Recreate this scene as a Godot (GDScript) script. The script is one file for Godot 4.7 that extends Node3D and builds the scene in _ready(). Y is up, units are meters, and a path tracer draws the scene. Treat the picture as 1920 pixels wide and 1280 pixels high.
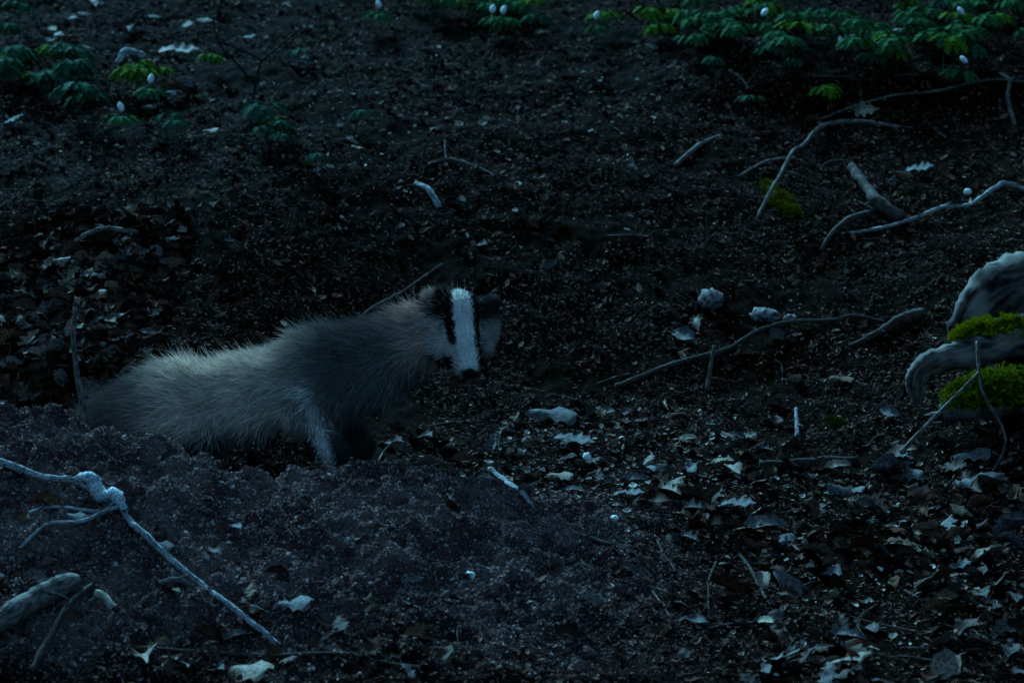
extends Node3D
# A woodland bank at dusk: a badger climbs out of its sett behind a heap of dug soil.

var rng := RandomNumberGenerator.new()
var wide := FastNoiseLite.new()
var lumps := FastNoiseLite.new()
var grit := FastNoiseLite.new()
var used := {}
var landmarks := []
var pending := []

const HEAP := [[-1.6, .34], [-.98, .27], [-.8, .222], [-.6, .165], [-.47, .115], [-.37, .14], [-.16, .12], [.04, .065], [.4, 0.0]]
const HOLLOW := [[-1.3, .02], [-.95, .09], [-.6, .11], [-.48, .15], [-.4, .13], [-.28, 0.0]]


func _ready() -> void:
	rng.seed = 41
	set_camera_and_light()
	set_noise()
	build_ground()
	build_litter()
	build_scraps()
	build_soil_crumbs()
	build_clods()
	build_tree()
	build_moss()
	build_badger()
	build_roots_and_branches()
	build_stones()
	build_anemones()
	build_leaves()
	build_small_twigs()
	name_the_repeats()


func set_camera_and_light() -> void:
	var camera := Camera3D.new()
	camera.name = "camera"
	camera.position = Vector3(0, 1.0, 5.0)
	camera.rotation_degrees = Vector3(-9, 0, 0)
	camera.fov = 16.13
	camera.near = 0.05
	camera.far = 400.0
	var lens := CameraAttributesPhysical.new()
	lens.frustum_focal_length = 84.69
	lens.frustum_focus_distance = 5.0
	lens.frustum_near = 0.05
	lens.frustum_far = 400.0
	lens.exposure_aperture = 5.0
	camera.attributes = lens
	add_child(camera)
	var sky := ProceduralSkyMaterial.new()
	sky.sky_top_color = Color(0.044, 0.15, 0.285).linear_to_srgb()
	sky.sky_horizon_color = Color(0.018, 0.06, 0.125).linear_to_srgb()
	sky.sky_curve = 0.25
	sky.ground_bottom_color = Color(0.008, 0.012, 0.016).linear_to_srgb()
	sky.ground_horizon_color = Color(0.02, 0.045, 0.06).linear_to_srgb()
	var env := Environment.new()
	env.background_mode = Environment.BG_SKY
	env.sky = Sky.new()
	env.sky.sky_material = sky
	env.tonemap_mode = Environment.TONE_MAPPER_LINEAR
	env.tonemap_exposure = 1.95
	env.background_energy_multiplier = 1.0
	env.sdfgi_enabled = true
	env.ssao_enabled = true
	env.ssil_enabled = true
	var world := WorldEnvironment.new()
	world.name = "world"
	world.environment = env
	add_child(world)
	var sun := DirectionalLight3D.new()
	sun.name = "dusk_light"
	sun.light_color = Color(0.215, 0.68, 1.0).linear_to_srgb()
	sun.light_energy = 1.6
	sun.light_angular_distance = 14.0
	sun.sky_mode = DirectionalLight3D.SKY_MODE_LIGHT_ONLY
	sun.shadow_enabled = true
	add_child(sun)
	sun.look_at_from_position(Vector3(-2.0, 3.9, -5.0), Vector3(0, 0, 0))


func set_noise() -> void:
	for pair in [[wide, 4.0, 3, 11], [lumps, 17.0, 3, 5], [grit, 70.0, 2, 8]]:
		pair[0].noise_type = FastNoiseLite.TYPE_SIMPLEX_SMOOTH
		pair[0].frequency = pair[1]
		pair[0].fractal_type = FastNoiseLite.FRACTAL_FBM
		pair[0].fractal_octaves = pair[2]
		pair[0].seed = pair[3]


# ---------------------------------------------------------------- shape of the ground

func table(t: Array, x: float) -> float:
	if x <= t[0][0]:
		return t[0][1]
	for i in t.size() - 1:
		if x <= t[i + 1][0]:
			return lerpf(t[i][1], t[i + 1][1], (x - t[i][0]) / (t[i + 1][0] - t[i][0]))
	return t[-1][1]


func soft(u: float) -> float:
	return log(1.0 + exp(-absf(u))) + maxf(u, 0.0)


func heap_height(x: float, z: float) -> float:
	if z > 1.25 or z < 0.1 or x > 0.4:
		return 0.0
	return table(HEAP, x) * (smoothstep(.1, .4, z) if z < .4 else 1.0 - smoothstep(.4, 1.25, z))


func smooth_height(x: float, z: float) -> float:
	var y := -.004 - .155 * (z + .4) + .045 * soft((-.42 - z) / .1) - .0775 * soft((-1.1 - z) / .25) - .13 * soft((-3.2 - z) / .5)
	y += heap_height(x, z)
	if absf(z - .14) < .6:
		y -= table(HOLLOW, x) * exp(-pow((z - .14) / .15, 2))
	y += .11 * (1.0 - smoothstep(-.34, -.16, z)) * (1.0 - smoothstep(-.75, -.2, x)) * smoothstep(-1.8, -.5, z)
	y += .25 * exp(-pow((x - 1.5) / .5, 2) - pow((z + .3) / .5, 2))
	y += .06 * (1.0 - smoothstep(-1.86, -1.72, z)) * smoothstep(.25, .8, x) * smoothstep(-2.9, -2.0, z)
	y += .02 * sin(2.3 * x + 1.0 + .8 * z) * sin(1.9 * z + .7) * (1.0 - smoothstep(-.9, -.5, z))
	return y


func soil_share(x: float, z: float) -> float:
	return clampf(heap_height(x, z) * 16.0, 0.0, 1.0) * (1.0 - smoothstep(.75, 1.2, z + .25 * wide.get_noise_2d(x * .6 + 7.0, z * .6)))


func ground(x: float, z: float) -> float:
	if z < -30.0 or absf(x) > 30.0 or z > 30.0:
		return clampf(smooth_height(clampf(x, -30, 30), clampf(z, -30, 30)), -5.0, 6.0)
	var s := clampf(heap_height(x, z) * 14.0, 0.0, 1.0)
	return clampf(smooth_height(x, z), -5.0, 6.0) + .016 * wide.get_noise_2d(x, z) + (.006 + .019 * s) * lumps.get_noise_2d(x, z) + .03 * s * lumps.get_noise_2d(x * .38 + 3.0, z * .45) + (.0025 + .0035 * s) * grit.get_noise_2d(x, z)


func ground_normal(x: float, z: float) -> Vector3:
	var e := .012
	return Vector3(smooth_height(x - e, z) - smooth_height(x + e, z), 2.0 * e, smooth_height(x, z - e) - smooth_height(x, z + e)).normalized()


func on_ground(p: Vector2, lift := 0.0) -> Vector3:
	return Vector3(p.x, ground(p.x, p.y) + lift, p.y)


# ---------------------------------------------------------------- helpers

func numbered(called: String) -> String:
	var n: int = used.get(called, 0)
	used[called] = n + 1
	return called if n == 0 else "%s_%03d" % [called, n]


func tag(o: Node, label: String, category: String, group := "", kind := "") -> Node:
	o.set_meta("label", label)
	if category:
		o.set_meta("category", category)
	if group:
		o.set_meta("group", group)
	if kind:
		o.set_meta("kind", kind)
	return o


func thing(called: String, label: String, category: String, at: Vector3, group := "") -> Node3D:
	var o := Node3D.new()
	o.name = numbered(called)
	o.position = at
	add_child(o, true)
	tag(o, label, category, group)
	return o


func part(called: String, mesh: Mesh, material: Material, parent: Node3D) -> MeshInstance3D:
	var o := MeshInstance3D.new()
	o.name = numbered(called) if parent == self else called
	o.mesh = mesh
	o.material_override = material
	parent.add_child(o, true)
	return o


func copies(called: String, mesh: Mesh, material: Material, places: Array, colors: Array, parent: Node3D) -> MultiMeshInstance3D:
	var mm := MultiMesh.new()
	mm.transform_format = MultiMesh.TRANSFORM_3D
	mm.use_colors = true
	mm.mesh = mesh
	mm.instance_count = places.size()
	for i in places.size():
		mm.set_instance_transform(i, places[i])
		mm.set_instance_color(i, colors[i])
	var o := MultiMeshInstance3D.new()
	o.name = numbered(called) if parent == self else called
	o.multimesh = mm
	o.material_override = material
	parent.add_child(o, true)
	o.set_meta("kind", "stuff")
	return o


func paint(linear: Color, roughness := 0.9, tinted := false) -> StandardMaterial3D:
	var m := StandardMaterial3D.new()
	m.albedo_color = linear.linear_to_srgb()
	m.roughness = roughness
	m.metallic_specular = .06
	m.vertex_color_use_as_albedo = tinted
	m.cull_mode = BaseMaterial3D.CULL_DISABLED
	return m


func cloudy(size: int, frequency: float, a: Color, b: Color, stretch := 1.0, noise_seed := 1) -> ImageTexture:
	var n := FastNoiseLite.new()
	n.seed = noise_seed
	n.frequency = frequency
	n.fractal_octaves = 4
	var grey := n.get_seamless_image(size, size)
	var im := Image.create(size, size, false, Image.FORMAT_RGB8)
	for y in size:
		for x in size:
			var t := grey.get_pixel(x, int(y * stretch) % size).r
			im.set_pixel(x, y, a.lerp(b, smoothstep(.2, .8, t)).linear_to_srgb())
	return ImageTexture.create_from_image(im)


func bark(a: Color, b: Color, along: float, noise_seed: int, streaky := .5) -> StandardMaterial3D:
	var n := FastNoiseLite.new()
	n.seed = noise_seed
	n.frequency = .045
	n.fractal_octaves = 5
	var grey := n.get_seamless_image(128, 128)
	n.frequency = .02
	n.seed += 50
	var patches := n.get_seamless_image(128, 128)
	var im := Image.create(128, 128, false, Image.FORMAT_RGB8)
	for y in 128:
		for x in 128:
			var streak := grey.get_pixel((x * 3) % 128, y).r
			var fine := grey.get_pixel(y, (x * 2) % 128).r
			var t := smoothstep(.25, .8, streak * streaky + fine * (.45 - streaky * .5) + patches.get_pixel(x, y).r * (.6 - streaky * .5))
			im.set_pixel(x, y, a.lerp(b, t).linear_to_srgb())
	var m := StandardMaterial3D.new()
	var t := ImageTexture.create_from_image(im)
	m.albedo_texture = t
	m.uv1_scale = Vector3(1.0, along, 1.0)
	m.heightmap_enabled = true
	m.heightmap_texture = t
	m.heightmap_scale = .3
	m.metallic_specular = .15
	m.roughness = .85
	return m


func spread(points: Array, radii: Array, steps: int) -> Array:
	var p := []
	var r := []
	for i in points.size() - 1:
		var a: Vector3 = points[maxi(i - 1, 0)]
		var b: Vector3 = points[i]
		var c: Vector3 = points[i + 1]
		var d: Vector3 = points[mini(i + 2, points.size() - 1)]
		for k in steps:
			var t := float(k) / steps
			p.append(b.cubic_interpolate(c, a, d, t))
			r.append(lerpf(radii[i], radii[i + 1], t))
	p.append(points[-1])
	r.append(radii[-1])
	return [p, r]


# a tapered, slightly knobbly rod through the points, closed at both ends
func rod(st: SurfaceTool, points: Array, radii: Array, steps := 5, sides := 7, rough := .12) -> void:
	var s := spread(points, radii, steps)
	var p: Array = s[0]
	var r: Array = s[1]
	var rings := []
	var runs := []
	var side := Vector3.UP
	for i in p.size():
		var along: Vector3 = (p[mini(i + 1, p.size() - 1)] - p[maxi(i - 1, 0)]).normalized()
		var across := along.cross(side)
		if across.length() < .1:
			across = along.cross(Vector3.RIGHT)
		across = across.normalized()
		side = across.cross(along).normalized()
		var ring := []
		for k in sides:
			var a := TAU * k / sides
			var d := across * cos(a) + side * sin(a)
			var q: Vector3 = p[i] + d * r[i]
			var f := .25 / maxf(r[i], .004)
			ring.append(q + d * r[i] * rough * (2.2 * wide.get_noise_3dv(q * f * .35 + p[0] * 31.0) + 1.1 * lumps.get_noise_3dv(q * f * .35)))
		rings.append(ring)
		runs.append(0.0 if i == 0 else runs[-1] + p[i].distance_to(p[i - 1]))
	for i in rings.size() - 1:
		for k in sides:
			for q in [[0, 0], [1, 0], [1, 1], [0, 0], [1, 1], [0, 1]]:
				st.set_uv(Vector2(float(k + q[1]) / sides, runs[i + q[0]]))
				st.add_vertex(rings[i + q[0]][(k + q[1]) % sides])
	for e in [0, rings.size() - 1]:
		for k in sides:
			var m := (k + 1) % sides
			for v in ([p[e], rings[e][k], rings[e][m]] if e == 0 else [p[e], rings[e][m], rings[e][k]]):
				st.add_vertex(v)


func tool(smooth := true) -> SurfaceTool:
	var st := SurfaceTool.new()
	st.begin(Mesh.PRIMITIVE_TRIANGLES)
	st.set_smooth_group(0 if smooth else -1)
	return st


func done(st: SurfaceTool) -> ArrayMesh:
	st.index()
	st.generate_normals()
	return st.commit()


func rod_mesh(points: Array, radii: Array, steps := 5, sides := 7, rough := .12) -> ArrayMesh:
	var st := tool()
	rod(st, points, radii, steps, sides, rough)
	return done(st)


func even(n: int, a: float, b: float) -> Array:
	var r := []
	for i in n:
		r.append(lerpf(a, b, float(i) / maxi(n - 1, 1)))
	return r


# ---------------------------------------------------------------- ground

func axis(lo: float, hi: float, step: float, far: float) -> PackedFloat32Array:
	var a := PackedFloat32Array()
	var v := lo
	var grown := step
	var before := []
	while v > -far:
		grown *= 1.25
		v -= grown
		before.append(v)
	before.reverse()
	for b in before:
		a.append(b)
	v = lo
	while v < hi:
		a.append(v)
		v += step
	grown = step
	while v < far:
		a.append(v)
		grown *= 1.25
		v += grown
	return a


func build_ground() -> void:
	var xs := axis(-1.75, 1.75, .0075, 90.0)
	var zs := PackedFloat32Array()
	for z in axis(-3.1, 1.3, .011, 90.0):
		zs.append(z)
		if z > 0.05 and z < 1.25:
			zs.append(z + .0055)
	var w := xs.size()
	var d := zs.size()
	var v := PackedVector3Array()
	var c := PackedColorArray()
	v.resize(w * d)
	c.resize(w * d)
	for j in d:
		for i in w:
			var x := xs[i]
			var z := zs[j]
			var at := j * w + i
			v[at] = Vector3(x, ground(x, z), z)
			var n := .5 + .6 * lumps.get_noise_2d(x * 2.0 + 40.0, z * 2.0)
			var patch := smoothstep(-.25, .2, wide.get_noise_2d(x * 1.3 + 9.0, z * 1.3) + .25 * (.55 - z))
			c[at] = Color(.01, .0042, .0034).lerp(Color(.08, .038, .032).lerp(Color(.175, .098, .084), patch), soil_share(x, z)) * (.5 + 1.0 * n)
	var normals := PackedVector3Array()
	normals.resize(w * d)
	for j in d:
		for i in w:
			var l := v[j * w + maxi(i - 1, 0)]
			var r := v[j * w + mini(i + 1, w - 1)]
			var b := v[maxi(j - 1, 0) * w + i]
			var f := v[mini(j + 1, d - 1) * w + i]
			normals[j * w + i] = (f - b).cross(r - l).normalized()
	var ix := PackedInt32Array()
	ix.resize((w - 1) * (d - 1) * 6)
	var k := 0
	for j in d - 1:
		for i in w - 1:
			var a := j * w + i
			for q in [a, a + 1, a + w + 1, a, a + w + 1, a + w]:
				ix[k] = q
				k += 1
	var arrays := []
	arrays.resize(Mesh.ARRAY_MAX)
	arrays[Mesh.ARRAY_VERTEX] = v
	arrays[Mesh.ARRAY_NORMAL] = normals
	arrays[Mesh.ARRAY_COLOR] = c
	arrays[Mesh.ARRAY_INDEX] = ix
	var mesh := ArrayMesh.new()
	mesh.add_surface_from_arrays(Mesh.PRIMITIVE_TRIANGLES, arrays)
	var m := paint(Color.WHITE, .95, true)
	var fine := cloudy(256, .09, Color(.55, .55, .55), Color(1, 1, 1), 1.0, 3)
	m.albedo_texture = fine
	m.uv1_triplanar = true
	m.uv1_world_triplanar = true
	m.uv1_scale = Vector3.ONE * 6.0
	var o := part("ground", mesh, m, self)
	tag(o, "dark woodland bank of earth with a dug hollow and a heap of soil", "ground", "", "structure")


# ---------------------------------------------------------------- litter that nobody could count

func chip_mesh(l: float, w: float, bend: float, points: int) -> ArrayMesh:
	var st := tool(false)
	var rim := []
	for i in points:
		var a := TAU * i / points
		var q := rng.randf_range(.7, 1.15)
		rim.append(Vector3(cos(a) * l * .5 * q, rng.randf_range(-.3, 1.0) * bend, sin(a) * w * .5 * q))
	for i in points:
		st.add_vertex(Vector3(0, -bend * .4, 0))
		st.add_vertex(rim[i])
		st.add_vertex(rim[(i + 1) % points])
	return done(st)


func lay(x: float, z: float, lift: float, scale: Vector3, tilt: float) -> Transform3D:
	var n := (ground_normal(x, z) + Vector3(rng.randf_range(-tilt, tilt), 0, rng.randf_range(-tilt, tilt))).normalized()
	var a := rng.randf() * TAU
	var side := n.cross(Vector3(cos(a), 0, sin(a))).normalized()
	var b := Basis(side, n, side.cross(n)) * Basis.from_scale(scale)
	return Transform3D(b, Vector3(x, ground(x, z) + lift, z))


func anywhere() -> Vector2:
	# denser where it is nearer, since less ground lies there
	if rng.randf() < .24:
		return Vector2(rng.randf_range(-2.9, 2.9), rng.randf_range(-4.4, 1.7))
	var z := rng.randf_range(-3.0, 1.15)
	var half := .2126 * (5.0 - z) * 1.03 + .12
	return Vector2(rng.randf_range(-half, half), z)


func litter_color() -> Color:
	var t := rng.randf()
	var c := Color(.02, .008, .0055) if t < .4 else Color(.085, .036, .026) if t < .8 else Color(.22, .105, .075) if t < .97 else Color(.38, .23, .17)
	return c * rng.randf_range(.45, 1.1)


func build_litter() -> void:
	var m := paint(Color.WHITE, .7, true)
	var kinds := [
		["leaf_litter", 92000, chip_mesh(.014, .0048, .0014, 5), .9, .35, "small broken bits of brown leaf covering the whole bank"],
		["leaf_fragments", 10500, chip_mesh(.022, .013, .004, 6), 1.0, .65, "larger torn scraps of dead leaf strewn over bank and floor"],
		["bud_scales", 78000, chip_mesh(.0095, .003, .0009, 4), .9, .4, "fine brown bud scales and husks between the leaf scraps"],
		["needle_stems", 20000, chip_mesh(.032, .0018, .001, 4), 1.0, .35, "thin pale leaf stalks and stems scattered over the bank"],
	]
	for k in kinds:
		var places := []
		var colors := []
		while places.size() < k[1]:
			var p := anywhere()
			var s := soil_share(p.x, p.y)
			if rng.randf() < s * .93 or rng.randf() < .3 + 1.1 * wide.get_noise_2d(p.x * .5 + 20.0, p.y * .5):
				continue
			var big: float = rng.randf_range(.55, 1.35) * k[3]
			places.append(lay(p.x, p.y, rng.randf_range(.001, .005), Vector3(big, big * rng.randf_range(.5, 1.6), big * rng.randf_range(.7, 1.3)), k[4]))
			colors.append(litter_color())
		tag(copies(k[0], k[2], m, places, colors, self), k[5], "leaf litter", "", "stuff")


func build_scraps() -> void:
	var m := paint(Color.WHITE, .7, true)
	for z in [
		[[Vector2(0.000, -0.333), Vector2(0.503, -0.322), Vector2(0.475, 0.243), Vector2(0.228, 0.430), Vector2(-0.112, 0.062)], 420, "bleached scraps of leaf strewn over the lit floor"],
		[[Vector2(-1.633, -2.758), Vector2(-0.553, -2.887), Vector2(-0.373, -1.489), Vector2(-0.918, -1.276), Vector2(-1.364, -1.416)], 300, "pale scraps of leaf among the plants of the upper left bank"],
		[[Vector2(0.384, 0.004), Vector2(1.075, 0.068), Vector2(0.880, 1.025), Vector2(0.401, 1.025)], 320, "grey scraps of leaf between the near right leaves"],
		[[Vector2(-0.648, -2.362), Vector2(0.517, -1.904), Vector2(0.392, -1.072), Vector2(-0.477, -0.951)], 220, "small pale flakes on the middle of the bank"],
	]:
		var poly := PackedVector2Array(z[0])
		var box := Rect2(poly[0], Vector2.ZERO)
		for p in poly:
			box = box.expand(p)
		var places := []
		var colors := []
		while places.size() < z[1]:
			var p := box.position + box.size * Vector2(rng.randf(), rng.randf())
			if not Geometry2D.is_point_in_polygon(p, poly):
				continue
			var big := rng.randf_range(.3, 1.0) * (.35 + .65 * rng.randf())
			places.append(lay(p.x, p.y, rng.randf_range(.003, .009), Vector3(big, big * rng.randf_range(1.0, 3.0), big * rng.randf_range(.6, 1.2)), .45))
			colors.append(Color(.3, .2, .16).lerp(Color(.62, .5, .42), pow(rng.randf(), 2.0)) * rng.randf_range(.5, 1.1))
		tag(copies("leaf_scraps", chip_mesh(.03, .02, .003, 7), m, places, colors, self), z[2], "leaf litter", "", "stuff")


func crumb_mesh() -> ArrayMesh:
	var st := tool(false)
	var v := []
	for d in [Vector3.UP, Vector3.RIGHT, Vector3.BACK, Vector3.LEFT, Vector3.FORWARD, Vector3.DOWN]:
		v.append(d * rng.randf_range(.35, .65) + Vector3(rng.randf_range(-.15, .15), rng.randf_range(-.1, .1), rng.randf_range(-.15, .15)))
	for f in [[0, 1, 2], [0, 2, 3], [0, 3, 4], [0, 4, 1], [5, 2, 1], [5, 3, 2], [5, 4, 3], [5, 1, 4]]:
		for i in f:
			st.add_vertex(v[i])
	return done(st)


func build_soil_crumbs() -> void:
	var m := paint(Color.WHITE, .95, true)
	for kind in 3:
		var places := []
		var colors := []
		while places.size() < 72000:
			var z := rng.randf_range(.14, 1.15)
			var half := .2126 * (5.0 - z) * 1.03 + .35
			var x := rng.randf_range(-half, .5)
			if rng.randf() > soil_share(x, z):
				continue
			var big := .002 + .0055 * pow(rng.randf(), 3.0) + (.009 if rng.randf() < .01 else 0.0)
			var b := Basis(Vector3(rng.randf_range(-1, 1), rng.randf_range(-1, 1), rng.randf_range(-1, 1)).normalized(), rng.randf() * TAU) * Basis.from_scale(Vector3(big, big * rng.randf_range(.6, 1), big))
			places.append(Transform3D(b, Vector3(x, ground(x, z) + big * .15, z)))
			var patch := smoothstep(-.25, .2, wide.get_noise_2d(x * 1.3 + 9.0, z * 1.3) + .25 * (.55 - z))
			colors.append(Color(.1, .047, .04).lerp(Color(.205, .115, .1), patch).lerp(Color(.48, .36, .33), pow(rng.randf(), 3.5)) * rng.randf_range(.5, 1.15))
		tag(copies("soil_crumbs", crumb_mesh(), m, places, colors, self), ["loose crumbs of dug soil covering the heap", "coarser soil grains mixed through the dug heap", "fine soil grains on the face of the dug heap"][kind], "soil", "", "stuff")


func build_clods() -> void:
	var m := paint(Color.WHITE, .95, true)
	m.albedo_texture = cloudy(128, .12, Color(.4, .4, .4), Color(1, 1, 1), 1.0, 13)
	m.uv1_triplanar = true
	m.uv1_scale = Vector3.ONE * 1.5
	for kind in 2:
		var st := tool(false)
		blob(st, Vector3(.5, .36, .45), .9, 90 + kind)
		var mesh := done(st)
		var places := []
		var colors := []
		while places.size() < 310:
			var z := rng.randf_range(.3, 1.15)
			var half := .2126 * (5.0 - z) * 1.03 + .35
			var x := rng.randf_range(-half, .5)
			if rng.randf() > soil_share(x, z) or lumps.get_noise_2d(x * .4, z * .4) < -.1:
				continue
			var big := .009 + .024 * pow(rng.randf(), 2.5)
			places.append(Transform3D(Basis(Vector3(rng.randf_range(-1, 1), rng.randf_range(-1, 1), rng.randf_range(-1, 1)).normalized(), rng.randf() * TAU) * Basis.from_scale(Vector3.ONE * big), Vector3(x, ground(x, z) + big * .1, z)))
			colors.append(Color(.1, .05, .044).lerp(Color(.22, .12, .105), rng.randf()))
		tag(copies("soil_clods", mesh, m, places, colors, self), ["bigger clods of earth lying on the dug heap", "rounded clods of earth rolled down the dug heap"][kind], "soil", "", "stuff")


# ---------------------------------------------------------------- the tree at the right with its mossy roots

func build_tree() -> void:
	var m := bark(Color(.012, .009, .007), Color(.24, .175, .15), 2.6, 21, .18)
	var base := Vector3(1.52, ground(1.52, -.4) - .05, -.4)
	var t := thing("beech_tree", "big tree whose mossy grey roots reach down the bank", "tree", base)
	var b := base
	var trunk := [Vector3(0, -.1, 0), Vector3(0, .35, 0), Vector3(.02, 1.2, -.03), Vector3(.06, 3.0, -.05), Vector3(.05, 5.2, 0), Vector3(.1, 7.5, .05)]
	part("trunk", rod_mesh(trunk, [.42, .29, .25, .22, .17, .08], 10, 18, .06), m, t)
	for r in [
		[[Vector3(1.228, 0.289, -0.420), Vector3(1.131, 0.282, -0.360), Vector3(1.062, 0.259, -0.320), Vector3(1.014, 0.210, -0.290), Vector3(0.995, 0.158, -0.280)], [.075, .062, .054, .04, .026]],
		[[Vector3(1.242, 0.240, -0.420), Vector3(1.161, 0.227, -0.380), Vector3(1.100, 0.205, -0.340), Vector3(1.071, 0.167, -0.320)], [.085, .068, .05, .028]],
		[[Vector3(1.197, 0.200, -0.240), Vector3(1.119, 0.186, -0.200), Vector3(1.042, 0.171, -0.160), Vector3(0.957, 0.153, -0.140), Vector3(0.896, 0.136, -0.130), Vector3(0.871, 0.105, -0.120), Vector3(0.876, 0.055, -0.120)], [.055, .046, .038, .031, .026, .021, .013]],
		[[Vector3(1.165, 0.091, -0.080), Vector3(1.068, 0.079, -0.050), Vector3(0.974, 0.068, -0.030), Vector3(0.910, 0.050, -0.020)], [.055, .045, .036, .02]],
	]:
		var pts := [Vector3(1.42, .3, -.4) if r[0][0].y > .2 else Vector3(1.4, .12, -.3)]
		pts.append_array(r[0])
		var radii: Array = [.13]
		radii.append_array(r[1])
		for i in pts.size():
			pts[i] -= b
		part("root", rod_mesh(pts, radii, 10, 16, .13), m, t)
	for k in 5:
		var a := 1.1 * k + .4
		var start: Vector3 = Vector3(.05, 4.2 + .6 * k, 0)
		var out := Vector3(cos(a), .55, sin(a)) * (2.0 - .2 * k)
		var limb := part("limb", rod_mesh([start, start + out * .4, start + out + Vector3(0, .3, 0)], [.07, .05, .015], 6, 8), m, t)
		var twigs := tool()
		for q in 6:
			var f := start + out * rng.randf_range(.4, 1.0)
			rod(twigs, [f, f + Vector3(rng.randf_range(-.6, .6), rng.randf_range(.1, .6), rng.randf_range(-.6, .6))], [.012, .004], 2, 5)
		part("twigs", done(twigs), m, limb).set_meta("kind", "stuff")
	var places := []
	var colors := []
	for k in 4200:
		var a := rng.randf() * TAU
		var rr := 2.5 * sqrt(rng.randf())
		var p := Vector3(cos(a) * rr + .5, rng.randf_range(4.6, 8.2), sin(a) * rr - 1.9)
		places.append(Transform3D(Basis(Vector3(rng.randf_range(-1, 1), 1, rng.randf_range(-1, 1)).normalized(), rng.randf() * TAU), p))
		colors.append(Color(.05, .1, .03) * rng.randf_range(.6, 1.3))
	copies("crown", chip_mesh(.13, .08, .015, 6), paint(Color.WHITE, .6, true), places, colors, t)


func build_moss() -> void:
	var tuft := tool(false)
	for k in 5:
		var a := TAU * k / 5.0 + .3
		var d := Vector3(cos(a), 0, sin(a))
		var s := Vector3(-d.z, 0, d.x) * .0011
		tuft.add_vertex(d * .0005 - s)
		tuft.add_vertex(d * .0005 + s)
		tuft.add_vertex(d * .0042 + Vector3(0, .0062 + .002 * (k % 3), 0))
	var tuft_mesh := done(tuft)
	var m := paint(Color.WHITE, .8, true)
	m.backlight_enabled = true
	m.backlight = Color(.05, .08, .01)
	var core := paint(Color(.03, .033, .003), .95)
	for spec in [
		["moss_cushion", "bright green moss cushion on top of the upper tree root", [Vector3(1.106, 0.207, -0.170), Vector3(1.054, 0.202, -0.170), Vector3(1.008, 0.199, -0.170), Vector3(0.968, 0.186, -0.170)], [.026, .03, .022, .012], 2200, Color(.36, .32, .008)],
		["moss_cushion", "wide green moss mat hanging below the lower mossy tree root", [Vector3(1.124, 0.111, 0.000), Vector3(1.057, 0.106, 0.000), Vector3(0.990, 0.100, 0.000), Vector3(0.928, 0.085, 0.000)], [.04, .042, .034, .018], 3600, Color(.25, .25, .008)],
		["moss_cushion", "olive moss clump under the forked root on the bank", [Vector3(0.666, 0.000, -1.302), Vector3(0.693, 0.000, -1.218), Vector3(0.722, 0.000, -1.129)], [.016, .026, .016], 1500, Color(.2, .16, .006)],
		["moss_cushion", "small moss patch on the leafy floor near the tree root", [Vector3(0.709, 0.000, -0.243), Vector3(0.730, 0.000, -0.227)], [.012, .01], 250, Color(.07, .09, .006)],
	]:
		var pts: Array = []
		for p in spec[2]:
			pts.append(Vector3(p.x, ground(p.x, p.z) - .004, p.z) if p.y == 0.0 else p)
		var o := thing(spec[0], spec[1], "moss", pts[0])
		for i in pts.size():
			pts[i] -= o.position
		part("cushion", rod_mesh(pts, spec[3], 6, 9, .22), core, o)
		var places := []
		var colors := []
		var s := spread(pts, spec[3], 6)
		for k in spec[4]:
			var i := rng.randi_range(0, s[0].size() - 2)
			var f: Vector3 = s[0][i].lerp(s[0][i + 1], rng.randf())
			var out := Vector3(rng.randf_range(-1, 1), rng.randf_range(-.45, 1), rng.randf_range(-1, 1)).normalized()
			if lumps.get_noise_3dv(f + out * .04) < -.12:
				continue
			var up := (out + Vector3(0, .5, 0)).normalized()
			var side := up.cross(Vector3(rng.randf_range(-1, 1), .1, rng.randf_range(-1, 1))).normalized()
			places.append(Transform3D(Basis(side, up, side.cross(up)) * Basis.from_scale(Vector3.ONE * rng.randf_range(.7, 1.5)), f + out * s[1][i] * rng.randf_range(.85, 1.3)))
			colors.append(spec[5] * rng.randf_range(.45, 1.35))
		copies("fronds", tuft_mesh, m, places, colors, o)


# ---------------------------------------------------------------- the badger

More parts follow.
